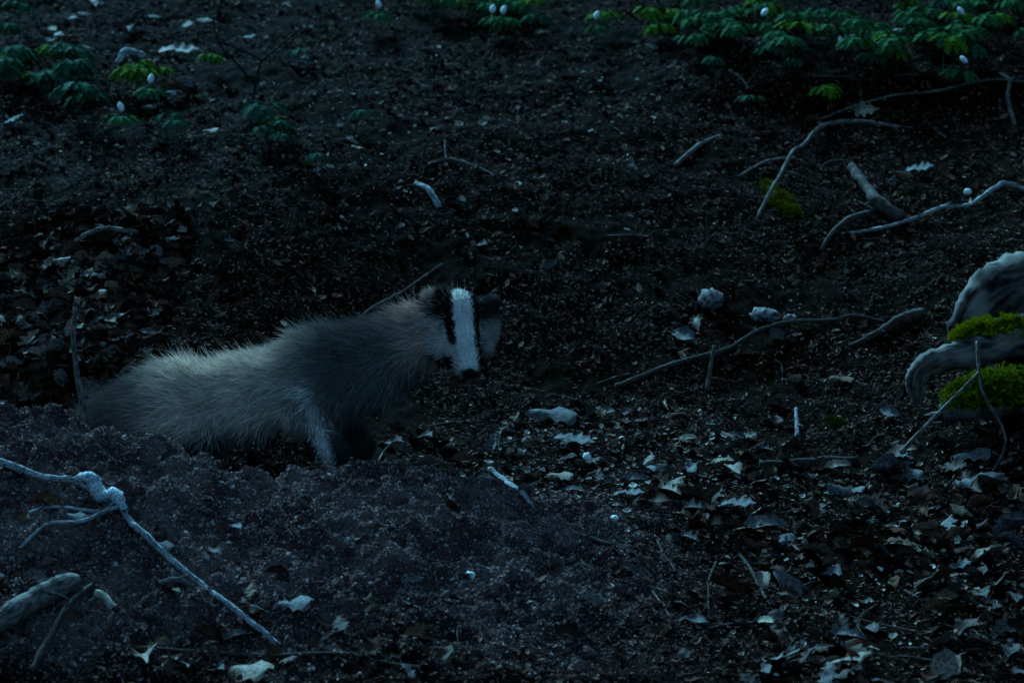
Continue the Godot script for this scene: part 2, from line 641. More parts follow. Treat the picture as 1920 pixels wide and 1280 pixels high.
# surface nets over a smooth union of tapered capsules [a, b, radius at a, radius at b]
func field_mesh(bones: Array, cell: float, k: float, verts: PackedVector3Array, ix: PackedInt32Array) -> void:
	var lo := Vector3.ONE * 1e9
	var hi := -lo
	for b in bones:
		var r: float = maxf(b[2], b[3]) + 3.0 * cell + k
		for p in [b[0], b[1]]:
			lo = lo.min(p - Vector3.ONE * r)
			hi = hi.max(p + Vector3.ONE * r)
	var n := Vector3i(((hi - lo) / cell).ceil()) + Vector3i.ONE
	var sums := PackedFloat32Array()
	sums.resize(n.x * n.y * n.z)
	for b in bones:
		var a: Vector3 = b[0]
		var e: Vector3 = b[1] - a
		var ra: float = b[2]
		var dr: float = b[3] - b[2]
		var l2 := maxf(e.length_squared(), 1e-9)
		var r: float = maxf(b[2], b[3]) + 5.0 * k
		var c0 := Vector3i(((a.min(b[1]) - Vector3.ONE * r - lo) / cell).floor()).max(Vector3i.ZERO)
		var c1 := Vector3i(((a.max(b[1]) + Vector3.ONE * r - lo) / cell).ceil()).min(n - Vector3i.ONE)
		for z in range(c0.z, c1.z + 1):
			for y in range(c0.y, c1.y + 1):
				for x in range(c0.x, c1.x + 1):
					var p := lo + Vector3(x, y, z) * cell - a
					var t := clampf(p.dot(e) / l2, 0.0, 1.0)
					var d := (p - e * t).length() - ra - dr * t
					if d < 6.0 * k:
						sums[(z * n.y + y) * n.x + x] += exp(-d / k)
	var ids := PackedInt32Array()
	ids.resize(sums.size())
	ids.fill(-1)
	var start := verts.size()
	var step := [0, 1, n.x, n.x + 1, n.x * n.y, n.x * n.y + 1, n.x * n.y + n.x, n.x * n.y + n.x + 1]
	var offs := [Vector3(0, 0, 0), Vector3(1, 0, 0), Vector3(0, 1, 0), Vector3(1, 1, 0), Vector3(0, 0, 1), Vector3(1, 0, 1), Vector3(0, 1, 1), Vector3(1, 1, 1)]
	var edges := [[0, 1], [2, 3], [4, 5], [6, 7], [0, 2], [1, 3], [4, 6], [5, 7], [0, 4], [1, 5], [2, 6], [3, 7]]
	for z in n.z - 1:
		for y in n.y - 1:
			for x in n.x - 1:
				var at := (z * n.y + y) * n.x + x
				var inside := 0
				for i in 8:
					if sums[at + step[i]] > 1.0:
						inside += 1
				if inside == 0 or inside == 8:
					continue
				var total := Vector3.ZERO
				var count := 0
				for e in edges:
					var u := -log(maxf(sums[at + step[e[0]]], 1e-6))
					var w := -log(maxf(sums[at + step[e[1]]], 1e-6))
					if (u < 0.0) != (w < 0.0):
						total += offs[e[0]].lerp(offs[e[1]], u / (u - w))
						count += 1
				ids[at] = verts.size()
				verts.append(lo + (Vector3(x, y, z) + total / count) * cell)
	var sx := 1
	var sy := n.x
	var sz := n.x * n.y
	for z in range(1, n.z - 1):
		for y in range(1, n.y - 1):
			for x in range(1, n.x - 1):
				var at := (z * n.y + y) * n.x + x
				var here := sums[at] > 1.0
				for q in [[sx, sy, sz], [sy, sz, sx], [sz, sx, sy]]:
					if here != (sums[at + q[0]] > 1.0):
						var a := ids[at - q[1] - q[2]]
						var b := ids[at - q[2]]
						var c := ids[at]
						var d := ids[at - q[1]]
						if a < 0 or b < 0 or c < 0 or d < 0:
							continue
						for v in ([a, c, b, a, d, c] if here else [a, b, c, a, c, d]):
							ix.append(v)
	assert(verts.size() > start)


const BLAZE_TOP := Vector3(-0.104, 0.313, 0.070)
const BLAZE_END := Vector3(-0.086, 0.171, 0.170)


const EYE_LEFT := Vector3(-0.122, 0.234, 0.124)
const EYE_RIGHT := Vector3(-0.068, 0.231, 0.116)


func badger_color(p: Vector3, in_head: bool) -> Color:
	var t := (BLAZE_TOP.y - p.y) / (BLAZE_TOP.y - BLAZE_END.y)
	var noise := wide.get_noise_3d(p.x * 4.0, p.y * 4.0, p.z * 4.0)
	if in_head:
		var u := p.x - lerpf(BLAZE_TOP.x, BLAZE_END.x, t) + .003 * noise
		var half := lerpf(.019, .017, t)
		if p.z < .0 and t < .35:
			return Color(.25, .17, .14)
		if absf(u) < half:
			return Color(.06, .045, .04) if t > .965 else Color(.97, .86, .78)
		if u < 0.0:
			if u > lerpf(-.050, -.036, clampf(t * 1.6, 0, 1)) and t < .62:
				return Color(.012, .009, .008)
			if t < .04:
				return Color(.6, .45, .37)
			if t < .25:
				return Color(.05, .037, .032)
			if t > .8 and u < -.03:
				return Color(.02, .015, .013)
			return Color(.75, .6, .54)
		if u < lerpf(.033, .027, t) and t < .93:
			return Color(.012, .009, .008)
		return Color(.04, .03, .026).lerp(Color(.5, .4, .35), smoothstep(.26, .42, t) * (1.0 - smoothstep(.65, .9, t))).lerp(Color(.35, .27, .24), 1.0 - smoothstep(.02, .1, t))
	# body: grizzled flanks, dark belly and legs
	var rear := smoothstep(Vector3(-0.814, 0.140, 0.000).x, Vector3(-0.685, 0.140, 0.000).x, p.x) * (1.0 - smoothstep(Vector3(-0.539, 0.140, 0.000).x, Vector3(-0.359, 0.140, 0.000).x, p.x))
	var c := Color(.24, .19, .165).lerp(Color(.84, .66, .56), rear)
	var chin := smoothstep(Vector3(-0.275, 0.208, 0.000).x, Vector3(-0.207, 0.208, 0.000).x, p.x) * smoothstep(Vector3(-0.202, 0.151, 0.000).y, Vector3(-0.202, 0.208, 0.000).y, p.y)
	c = c.lerp(Color(.62, .42, .34), chin)
	var belly := smoothstep(Vector3(-0.575, 0.008, 0.000).y, Vector3(-0.574, 0.060, 0.000).y, p.y)
	c = c.lerp(Color(.05, .04, .036), 1.0 - belly)
	# a pale streak down the front of the near foreleg
	var down := (Vector3(-0.444, 0.150, 0.060).y - p.y) / (Vector3(-0.444, 0.150, 0.060).y - Vector3(-0.391, 0.011, 0.100).y)
	if down > 0.0 and p.z > .045:
		var off := absf(p.x - lerpf(Vector3(-0.428, 0.155, 0.090).x, Vector3(-0.391, 0.011, 0.100).x, down))
		c = c.lerp(Color(.97, .84, .76), (1.0 - smoothstep(.006, .02, off)) * smoothstep(0.0, .2, down))
	return c * (1.0 + .35 * noise)


func hair_mesh() -> ArrayMesh:
	var st := tool(false)
	for q in 2:
		var s := Vector3(.5, 0, 0) if q == 0 else Vector3(0, 0, .5)
		var a := Vector3.ZERO
		var b := Vector3(.05, .55, .03)
		var c := Vector3(.16, 1.0, .05)
		for v in [a - s, a + s, b + s * .75, a - s, b + s * .75, b - s * .75, b - s * .75, b + s * .75, c]:
			st.add_vertex(v)
	return done(st)


func build_badger() -> void:
	var base := on_ground(Vector2(-.4, .0))
	var t := thing("badger", "striped badger climbing out of its hole behind the soil heap", "badger", base)
	var skin_v := PackedVector3Array()
	var skin_i := PackedInt32Array()
	var torso := [
		[Vector3(-0.939, 0.022, -0.020), Vector3(-0.851, 0.037, 0.000), .013, .03],
		[Vector3(-0.851, 0.039, 0.000), Vector3(-0.778, 0.037, 0.000), .045, .078],
		[Vector3(-0.778, 0.037, 0.000), Vector3(-0.690, 0.066, 0.020), .078, .084],
		[Vector3(-0.690, 0.066, 0.020), Vector3(-0.560, 0.096, 0.020), .084, .072],
		[Vector3(-0.560, 0.096, 0.020), Vector3(-0.403, 0.130, 0.020), .072, .082],
		[Vector3(-0.403, 0.130, 0.020), Vector3(-0.302, 0.163, 0.020), .082, .078],
		[Vector3(-0.302, 0.163, 0.020), Vector3(-0.223, 0.213, 0.030), .072, .056],
		[Vector3(-0.223, 0.213, 0.030), Vector3(-0.133, 0.252, 0.050), .056, .05],
		[Vector3(-0.719, 0.060, 0.030), Vector3(-0.687, 0.050, 0.040), .094, .09],
		[Vector3(-0.402, 0.145, 0.030), Vector3(-0.413, 0.118, 0.040), .088, .07],
		# near and far hind leg
		[Vector3(-0.736, 0.047, 0.050), Vector3(-0.654, 0.004, 0.090), .06, .035], [Vector3(-0.654, 0.004, 0.090), Vector3(-0.701, -0.050, 0.080), .034, .022], [Vector3(-0.701, -0.050, 0.080), Vector3(-0.660, -0.074, 0.100), .021, .017],
		[Vector3(-0.761, 0.029, -0.040), Vector3(-0.707, -0.027, -0.090), .055, .034], [Vector3(-0.707, -0.027, -0.090), Vector3(-0.754, -0.074, -0.090), .032, .022], [Vector3(-0.754, -0.074, -0.090), Vector3(-0.712, -0.098, -0.080), .02, .016],
		# near and far front leg
		[Vector3(-0.425, 0.132, 0.050), Vector3(-0.436, 0.081, 0.085), .05, .036], [Vector3(-0.436, 0.081, 0.085), Vector3(-0.401, 0.018, 0.090), .034, .021], [Vector3(-0.401, 0.018, 0.090), Vector3(-0.374, -0.003, 0.100), .021, .017],
		[Vector3(-0.361, 0.096, -0.020), Vector3(-0.372, 0.043, -0.030), .045, .03], [Vector3(-0.372, 0.043, -0.030), Vector3(-0.351, 0.004, -0.020), .028, .02], [Vector3(-0.351, 0.004, -0.020), Vector3(-0.330, -0.014, -0.010), .02, .016],
	]
	var paws := [Vector3(-0.374, -0.003, 0.100), Vector3(-0.330, -0.014, -0.010), Vector3(-0.660, -0.074, 0.100), Vector3(-0.712, -0.098, -0.080)]
	for p in paws:
		for k in 5:
			var s: float = (k - 2) * .0085
			torso.append([p + Vector3(-.004, 0, s * .7), p + Vector3(.019 - absf(s) * .35, -.007, s), .0085, .0055])
	field_mesh(torso, .0075, .012, skin_v, skin_i)
	var head_from := skin_v.size()
	var crown := Vector3(-0.113, 0.262, 0.060)
	var head := [
		[Vector3(-0.178, 0.238, 0.030), crown, .05, .055],
		[Vector3(-0.078, 0.259, 0.050), crown, .038, .048],
		[Vector3(-0.164, 0.227, 0.060), Vector3(-0.121, 0.213, 0.100), .036, .034],
		[Vector3(-0.066, 0.230, 0.055), Vector3(-0.088, 0.215, 0.100), .026, .03],
		[crown, Vector3(-0.096, 0.210, 0.120), .05, .036],
		[Vector3(-0.096, 0.210, 0.120), Vector3(-0.086, 0.179, 0.165), .034, .017],
		[Vector3(-0.101, 0.194, 0.110), Vector3(-0.088, 0.166, 0.150), .024, .01],
		[Vector3(-0.157, 0.283, 0.045), Vector3(-0.166, 0.309, 0.040), .019, .013],
		[Vector3(-0.058, 0.277, 0.035), Vector3(-0.043, 0.296, 0.030), .016, .011],
	]
	field_mesh(head, .0042, .009, skin_v, skin_i)
	var normals := PackedVector3Array()
	normals.resize(skin_v.size())
	for i in range(0, skin_i.size(), 3):
		var f := (skin_v[skin_i[i + 2]] - skin_v[skin_i[i]]).cross(skin_v[skin_i[i + 1]] - skin_v[skin_i[i]])
		for k in 3:
			normals[skin_i[i + k]] += f
	var colors := PackedColorArray()
	for i in skin_v.size():
		normals[i] = normals[i].normalized()
		colors.append(badger_color(skin_v[i], i >= head_from) * .6)
	# hair, laid back from the nose to the tail
	var places := []
	var tints := []
	for i in range(0, skin_i.size(), 3):
		var a := skin_v[skin_i[i]]
		var b := skin_v[skin_i[i + 1]]
		var c := skin_v[skin_i[i + 2]]
		var in_head := skin_i[i] >= head_from
		var area := (b - a).cross(c - a).length() * .5
		var want := area * (330000.0 if in_head else 150000.0)
		var many := int(want) + (1 if rng.randf() < want - int(want) else 0)
		for q in many:
			var u := rng.randf()
			var w := rng.randf()
			if u + w > 1.0:
				u = 1.0 - u
				w = 1.0 - w
			var p := a + (b - a) * u + (c - a) * w
			if in_head and minf(p.distance_to(EYE_LEFT), p.distance_to(EYE_RIGHT)) < .0085:
				continue
			var n := (normals[skin_i[i]] * (1 - u - w) + normals[skin_i[i + 1]] * u + normals[skin_i[i + 2]] * w).normalized()
			var flow := Vector3(-.9, -.35, -.15)
			var long := rng.randf_range(.018, .034) if rng.randf() < .82 else rng.randf_range(.035, .06)
			var wide_hair := .0011
			if in_head:
				flow = Vector3(.15 * signf(p.x - BLAZE_END.x), .7, -.5)
				long = rng.randf_range(.006, .011)
				wide_hair = .0008
				if p.x > Vector3(-0.066, 0.261, 0.050).x:
					flow = Vector3(.7, -.3, -.3)
					long = rng.randf_range(.01, .02)
				if p.x < Vector3(-0.139, 0.261, 0.050).x:
					flow = Vector3(-.8, -.35, 0)
					long = rng.randf_range(.01, .022)
			elif p.y < Vector3(-0.401, 0.098, 0.050).y and p.x > Vector3(-0.479, 0.098, 0.050).x:
				flow = Vector3(-.2, -1, 0)
				long *= .6 if p.y > Vector3(-0.399, 0.029, 0.090).y else .25
			flow += Vector3(wide.get_noise_3d(p.x * 9.0, p.y * 9.0, p.z * 9.0), wide.get_noise_3d(p.y * 9.0, p.z * 9.0 + 50.0, p.x * 9.0), 0) * 1.1
			var dir := (n * .45 + (flow - n * flow.dot(n)) * .75 + Vector3(rng.randf_range(-1, 1), rng.randf_range(-1, 1), rng.randf_range(-1, 1)) * .3).normalized()
			var side := dir.cross(Vector3(rng.randf_range(-1, 1), rng.randf_range(-1, 1), rng.randf_range(-1, 1))).normalized()
			places.append(Transform3D(Basis(side * wide_hair, dir * long, side.cross(dir) * wide_hair), p - n * .002 - base))
			tints.append(badger_color(p + Vector3(rng.randf_range(-1, 1), rng.randf_range(-1, 1), 0) * (.0055 if in_head else .014), in_head) * rng.randf_range(.55, 1.45))
	for i in skin_v.size():
		skin_v[i] -= base
	var arrays := []
	arrays.resize(Mesh.ARRAY_MAX)
	arrays[Mesh.ARRAY_VERTEX] = skin_v
	arrays[Mesh.ARRAY_NORMAL] = normals
	arrays[Mesh.ARRAY_COLOR] = colors
	arrays[Mesh.ARRAY_INDEX] = skin_i
	var mesh := ArrayMesh.new()
	mesh.add_surface_from_arrays(Mesh.PRIMITIVE_TRIANGLES, arrays)
	var m := paint(Color.WHITE, .9, true)
	part("body", mesh, m, t)
	copies("fur", hair_mesh(), m, places, tints, t)
	print("hairs ", places.size(), " skin ", skin_i.size() / 3)
	var dark := paint(Color(.006, .006, .007), .12)
	dark.metallic_specular = .6
	for e in [EYE_LEFT, EYE_RIGHT]:
		var eye := SphereMesh.new()
		eye.radius = .0062
		eye.height = .0124
		eye.radial_segments = 12
		eye.rings = 8
		part("eye", eye, dark, t).position = e - base
	var nose := tool()
	rod(nose, [Vector3(-0.095, 0.170, 0.170) - base, Vector3(-0.086, 0.173, 0.182) - base, Vector3(-0.076, 0.170, 0.170) - base], [.006, .0095, .006], 4, 9, .0)
	part("nose", done(nose), paint(Color(.015, .011, .01), .45), t)
	var horn := paint(Color(.16, .12, .09), .5)
	for p in paws:
		for k in 5:
			var s: float = (k - 2) * .0085
			var tip: Vector3 = p + Vector3(.021 - absf(s) * .35, -.006, s) - base
			part("claw", rod_mesh([tip, tip + Vector3(.01, -.001, 0), tip + Vector3(.018, -.007, 0)], [.0024, .0018, .0005], 3, 6, 0.0), horn, t)


# ---------------------------------------------------------------- roots, branches and sticks

var wood := {}


func lie(points: Array, radius: float, lift := 0.0) -> Array:
	var out := []
	for p in points:
		if p is Vector2:
			out.append(Vector3(p.x, lerpf(smooth_height(p.x, p.y), ground(p.x, p.y), .35 + .5 * clampf(heap_height(p.x, p.y) * 14.0, 0, 1)) + radius * .75 + lift, p.y))
		else:
			out.append(Vector3(p.x, lerpf(smooth_height(p.x, p.z), ground(p.x, p.z), .35 + .5 * clampf(heap_height(p.x, p.z) * 14.0, 0, 1)) + p.y + radius * .75, p.z))
	for e in [0, out.size() - 1]:
		out[e].y -= radius * (1.1 if radius < .012 else .3)
	return out


func stick(called: String, label: String, category: String, kind: String, points: Array, r0: float, r1: float, branches := [], short := "") -> Node3D:
	var main: Array = points if points[0] is Vector3 and points[0].y > 9.0 else lie(points, minf(r0, r1) + .001)
	var o := thing(called, label, category, main[0])
	for i in main.size():
		main[i] -= o.position
		if i > 0 and i < main.size() - 1:
			main[i] += Vector3(rng.randf_range(-1, 1), rng.randf_range(-.8, .3), rng.randf_range(-1, 1)) * minf(r0, r1) * (.4 if category == "branch" else 1.0)
	part("stem", rod_mesh(main, even(main.size(), r0, r1), 6, 8 if r0 > .006 else 6, .2), wood[kind], o)
	for b in branches:
		var q: Array = b[0].duplicate() if b.size() > 3 else lie(b[0], b[1])
		for i in q.size():
			q[i] -= o.position
		part("side_branch", rod_mesh(q, even(q.size(), b[1], b[2]), 5, 6, .1), wood[kind], o)
	if category in ["twig", "root", "branch", "stick"] and main.size() > 2:
		for k in rng.randi_range(1, 3):
			var i := rng.randi_range(1, main.size() - 2)
			var away := Vector3(rng.randf_range(-1, 1), rng.randf_range(-.1, .5), rng.randf_range(-1, 1)).normalized() * rng.randf_range(.018, .05)
			var thin := minf(r0, r1) * rng.randf_range(.3, .5)
			var spur := [main[i], main[i] + away * .5 + Vector3(0, .003, 0), main[i] + away]
			part("spur", rod_mesh(spur, [thin * 1.2, thin, thin * .5], 3, 5, .15), wood[kind], o)
	if short:
		var mid: Vector3 = main[main.size() / 2] + o.position
		landmarks.append([short, mid])
	return o


func upright(called: String, label: String, category: String, kind: String, points: Array, r0: float, r1: float, branches := [], short := "") -> Node3D:
	var o := thing(called, label, category, points[0])
	var main := []
	for p in points:
		main.append(p - o.position)
	part("stem", rod_mesh(main, even(main.size(), r0, r1), 5, 7, .12), wood[kind], o)
	for b in branches:
		var q := []
		for p in b[0]:
			q.append(p - o.position)
		part("side_branch", rod_mesh(q, even(q.size(), b[1], b[2]), 5, 6, .12), wood[kind], o)
	if short:
		landmarks.append([short, points[0]])
	return o


func build_roots_and_branches() -> void:
	wood = {
		"blue": bark(Color(.05, .042, .04), Color(.6, .55, .55), 9.0, 2),
		"grey": bark(Color(.025, .018, .014), Color(.23, .175, .15), 9.0, 4),
		"brown": bark(Color(.015, .01, .008), Color(.12, .08, .065), 9.0, 6),
		"black": bark(Color(.01, .008, .007), Color(.05, .036, .03), 22.0, 9),
		"pale": bark(Color(.25, .19, .13), Color(.75, .64, .48), 9.0, 12),
	}
	var big := stick("fallen_branch", "long pale blue grey branch lying across the soil heap", "branch", "blue", [Vector3(-0.995, 0.010, 0.598), Vector3(-0.955, 0.012, 0.601), Vector3(-0.877, 0.014, 0.620), Vector3(-0.811, 0.018, 0.632), Vector3(-0.764, 0.020, 0.652), Vector3(-0.730, 0.020, 0.678), Vector3(-0.702, 0.018, 0.704), Vector3(-0.671, 0.014, 0.732), Vector3(-0.621, 0.012, 0.767), Vector3(-0.554, 0.010, 0.813), Vector3(-0.501, 0.008, 0.863), Vector3(-0.439, 0.002, 0.917), Vector3(-0.394, -0.008, 0.952)], .0072, .005, [], "the pale blue branch")
	var lichen := [Vector3(-0.812, 0.020, 0.629), Vector3(-0.786, 0.024, 0.634), Vector3(-0.759, 0.025, 0.654), Vector3(-0.730, 0.025, 0.678), Vector3(-0.708, 0.021, 0.700)]
	var crust := lie(lichen, .006)
	for i in crust.size():
		crust[i] -= big.position
	part("lichen_crust", rod_mesh(crust, [.005, .0125, .0135, .0115, .006], 7, 10, .3), bark(Color(.16, .16, .16), Color(.72, .74, .74), 40.0, 31), big)
	for q in [[[Vector3(-0.724, 0.020, 0.679), Vector3(-0.755, 0.022, 0.680), Vector3(-0.792, 0.020, 0.688), Vector3(-0.843, 0.018, 0.701), Vector3(-0.881, 0.012, 0.708)], .0045], [[Vector3(-0.722, 0.020, 0.693), Vector3(-0.745, 0.022, 0.708), Vector3(-0.785, 0.020, 0.730), Vector3(-0.838, 0.016, 0.759), Vector3(-0.885, 0.006, 0.789)], .0048]]:
		var pts := lie(q[0], .004)
		for i in pts.size():
			pts[i] -= big.position
		part("side_branch", rod_mesh(pts, even(pts.size(), q[1], .0035), 5, 7, .1), wood.blue, big)
	stick("broken_branch", "thick pale broken branch end with split bark in the near corner", "branch", "grey", [Vector3(-0.929, 0.020, 1.022), Vector3(-0.881, 0.022, 0.987), Vector3(-0.836, 0.022, 0.933), Vector3(-0.796, 0.020, 0.894), Vector3(-0.765, 0.020, 0.880)], .019, .021, [], "the broken pale branch")
	stick("dark_stick", "dark thin stick leaning in front of the thick broken branch", "stick", "brown", [Vector3(-0.809, 0.030, 1.084), Vector3(-0.787, 0.045, 1.000), Vector3(-0.766, 0.040, 0.937), Vector3(-0.749, 0.030, 0.880), Vector3(-0.735, 0.012, 0.856)], .0065, .005)
	stick("peeled_chip", "pale yellow peeled wood piece beside the broken branch", "wood chip", "pale", [Vector3(-0.736, 0.012, 0.873), Vector3(-0.719, 0.014, 0.881), Vector3(-0.699, 0.008, 0.888)], .0075, .0085, [], "the yellow wood chip")
	stick("bottom_twig", "long dark twig with one upright spur along the nearest edge", "twig", "brown", [Vector2(-0.719, 0.970), Vector2(-0.580, 0.975), Vector2(-0.481, 0.960), Vector2(-0.405, 0.974), Vector2(-0.294, 0.983), Vector2(-0.220, 1.001), Vector2(-0.119, 1.014)], .0045, .003, [[[Vector3(-0.364, -0.176, 1.000), Vector3(-0.370, -0.211, 1.000), Vector3(-0.376, -0.247, 1.000)], .004, .003, true]], "the long bottom twig")
	stick("short_stick", "short smooth stick half buried below the pale blue branch", "stick", "grey", [Vector3(-0.629, 0.006, 0.818), Vector3(-0.598, 0.009, 0.820), Vector3(-0.568, 0.006, 0.820)], .006, .005)
	stick("pale_stick", "clean pale straight stick standing out at the heap's edge", "stick", "blue", [Vector3(-0.047, 0.026, 0.056), Vector3(-0.017, 0.022, 0.119), Vector3(0.016, 0.014, 0.361), Vector3(0.042, 0.004, 0.402)], .0058, .0048, [], "the pale straight stick")
	stick("crooked_twig", "thin crooked twig leaning between badger and pale straight stick", "twig", "grey", [Vector2(-0.271, 0.392), Vector3(-0.282, 0.010, -0.026), Vector3(-0.259, 0.020, -0.106), Vector3(-0.226, 0.010, -0.138)], .0032, .0022, [], "the crooked thin twig")
	stick("soil_twig", "thin brown twig running down the soil below the pale straight stick", "twig", "brown", [Vector2(-0.036, 0.099), Vector2(-0.021, 0.410), Vector2(-0.005, 0.523)], .0032, .0025)
	stick("forked_twig", "dark forked twig lying on soil at the heap's end", "twig", "brown", [Vector2(0.139, 0.464), Vector2(0.184, 0.495), Vector2(0.225, 0.508), Vector2(0.290, 0.521), Vector2(0.310, 0.576)], .0045, .0035, [[[Vector2(0.280, 0.402), Vector2(0.288, 0.469), Vector2(0.302, 0.546)], .003, .0025]], "the dark forked twig")
	stick("soil_twig", "short pale brown twig on the dark soil before the forked twig", "twig", "grey", [Vector2(0.123, 0.552), Vector2(0.144, 0.624), Vector2(0.169, 0.697)], .003, .0025)
	stick("soil_twig", "slender grey twig pointing downhill in front of the forked twig", "twig", "grey", [Vector2(0.228, 0.606), Vector2(0.261, 0.685), Vector2(0.292, 0.791)], .003, .0022, [], "the slender downhill twig")
	stick("bent_twig", "thin bent upright twig at the edge of the near leaves", "twig", "brown", [Vector3(0.386, 0.030, 0.567), Vector3(0.367, 0.015, 0.647), Vector2(0.357, 0.776)], .0028, .0022)
	stick("litter_twig", "long thin twig running down through the near right leaves", "twig", "brown", [Vector2(0.396, 0.285), Vector2(0.451, 0.499), Vector2(0.473, 0.684), Vector2(0.508, 0.888)], .0035, .0025, [], "the long leaf-litter twig")
	stick("litter_twig", "grey twig with knobbly end among the near right leaves", "twig", "grey", [Vector2(0.720, 0.608), Vector2(0.754, 0.680), Vector2(0.797, 0.744)], .0035, .0025)
	stick("litter_twig", "slim twig over leaves in the nearest right corner", "twig", "grey", [Vector2(0.824, 0.782), Vector2(0.838, 0.834), Vector2(0.860, 0.858)], .003, .002)
	stick("long_root", "very long thin root strung across the bank under the anemones", "root", "grey", [Vector2(0.859, -1.706), Vector3(0.952, 0.020, -1.732), Vector3(1.074, 0.030, -1.758), Vector3(1.196, 0.030, -1.772), Vector3(1.336, 0.020, -1.806), Vector2(1.475, -1.826)], .0032, .003, [], "the long thin root")
	stick("forked_root", "dark forked root stepping down the bank to a moss clump", "root", "grey", [Vector2(1.071, -1.635), Vector3(0.976, 0.010, -1.639), Vector3(0.886, 0.020, -1.626), Vector3(0.828, 0.020, -1.564), Vector3(0.790, 0.020, -1.484), Vector3(0.750, 0.025, -1.433), Vector3(0.709, 0.030, -1.317), Vector3(0.672, 0.030, -1.210), Vector3(0.622, 0.010, -1.105)], .0068, .0042, [[[Vector3(0.759, 0.010, -1.439), Vector3(0.681, 0.010, -1.401), Vector2(0.599, -1.351)], .0055, .0035]], "the forked root")
	stick("hanging_root", "short crooked root hanging beside the long thin root's end", "root", "grey", [Vector2(1.379, -1.865), Vector3(1.395, 0.020, -1.802), Vector3(1.391, 0.020, -1.752), Vector2(1.382, -1.615)], .005, .0065)
	stick("bank_twig", "small slanting twig on the bank below the long thin root", "twig", "grey", [Vector2(1.120, -1.648), Vector2(1.153, -1.617), Vector2(1.185, -1.571)], .0035, .003)
	stick("bank_twig", "thin twig slanting down the bank under the tall anemone patch", "twig", "grey", [Vector2(0.625, -1.952), Vector2(0.648, -1.873), Vector2(0.669, -1.817)], .004, .003)
	stick("looping_twig", "thin curved twig lying at the lower edge of the anemones", "twig", "brown", [Vector2(0.797, -1.849), Vector2(0.875, -1.846), Vector2(0.967, -1.854)], .0045, .0035)
	stick("looping_twig", "short curled twig at the anemone edge beyond the white curled leaf", "twig", "brown", [Vector2(1.087, -1.853), Vector2(1.133, -1.853), Vector2(1.175, -1.835)], .0045, .0035)
	stick("surface_root", "long grey root curving over the bank from the tree", "root", "blue", [Vector2(0.834, -1.045), Vector3(0.935, 0.010, -1.045), Vector3(1.026, 0.015, -1.067), Vector3(1.092, 0.020, -1.103), Vector3(1.169, 0.020, -1.117), Vector3(1.250, 0.025, -1.185), Vector3(1.281, 0.025, -1.206), Vector2(1.358, -1.176)], .0042, .0068, [], "the curving grey root")
	stick("broad_root", "broad mossy root bending over the bank above the curving root", "root", "brown", [Vector3(0.901, 0.000, -1.373), Vector3(0.915, 0.012, -1.296), Vector3(0.922, 0.018, -1.216), Vector3(0.931, 0.020, -1.142), Vector3(0.990, 0.000, -1.095)], .013, .017, [[[Vector3(0.913, 0.010, -1.128), Vector3(0.859, 0.012, -1.076), Vector3(0.804, 0.008, -1.017), Vector2(0.772, -0.976)], .0095, .0055]], "the broad mossy root")
	stick("crawling_root", "long wavy root crawling over the floor behind the pale leaves", "root", "brown", [Vector2(0.239, -0.447), Vector3(0.371, 0.008, -0.509), Vector3(0.498, 0.012, -0.550), Vector3(0.579, 0.018, -0.615), Vector3(0.657, 0.020, -0.641), Vector3(0.759, 0.012, -0.644), Vector3(0.809, 0.015, -0.647), Vector2(0.884, -0.638)], .0066, .0046, [], "the wavy crawling root")
	stick("thick_root", "thick dark root end poking out of the bank near the tree", "root", "brown", [Vector2(0.789, -0.551), Vector3(0.861, 0.010, -0.570), Vector3(0.916, 0.018, -0.601), Vector3(0.971, 0.000, -0.636)], .0075, .018)
	upright("snag", "short upright dead snag standing before the wavy crawling root", "twig", "grey", [Vector3(0.447, 0.033, -0.420), Vector3(0.452, 0.068, -0.420), Vector3(0.461, 0.132, -0.420)], .005, .004, [], "the upright snag")
	upright("hanging_twig", "thin forked twig hanging down over the mossy tree roots", "twig", "grey", [Vector3(0.984, 0.203, -0.030), Vector3(0.981, 0.143, 0.020), Vector3(0.984, 0.105, 0.060), Vector3(1.016, 0.045, 0.100), Vector3(1.018, 0.004, 0.120), Vector3(0.987, -0.048, 0.140)], .0035, .0025, [[[Vector3(0.981, 0.146, 0.020), Vector3(0.906, 0.082, 0.060), Vector3(0.853, 0.037, 0.090), Vector3(0.806, -0.011, 0.100)], .003, .0055]], "the hanging forked twig")
	stick("thin_root", "thin pale root below the lower moss mat", "root", "blue", [Vector2(0.902, -0.166), Vector3(0.961, 0.010, -0.141), Vector3(1.034, 0.012, -0.100), Vector2(1.120, -0.075)], .0042, .005)
	stick("thin_root", "straight thin rootlet running under the pale root by the moss", "root", "grey", [Vector2(0.908, -0.130), Vector2(0.996, -0.081), Vector2(1.111, -0.034)], .0025, .003)
	stick("sunken_log", "dark rotting stick half sunk in the floor near the big leaves", "log", "black", [Vector2(0.524, 0.014), Vector2(0.609, 0.013), Vector2(0.733, 0.013)], .013, .012, [], "the sunken dark log")
	stick("white_stick", "short whitish peeled stick lying on the upper bank", "stick", "blue", [Vector2(-0.249, -1.244), Vector2(-0.220, -1.197), Vector2(-0.188, -1.144)], .0075, .008, [], "the whitish peeled stick")
	stick("arched_root", "thin arched root with a spur just uphill of the peeled stick", "root", "grey", [Vector2(-0.245, -1.311), Vector3(-0.172, 0.012, -1.354), Vector3(-0.091, 0.006, -1.331), Vector2(-0.042, -1.300)], .005, .004, [[[Vector3(-0.173, 0.012, -1.354), Vector3(-0.177, 0.020, -1.390), Vector3(-0.179, 0.030, -1.429)], .003, .0025]], "the arched root")
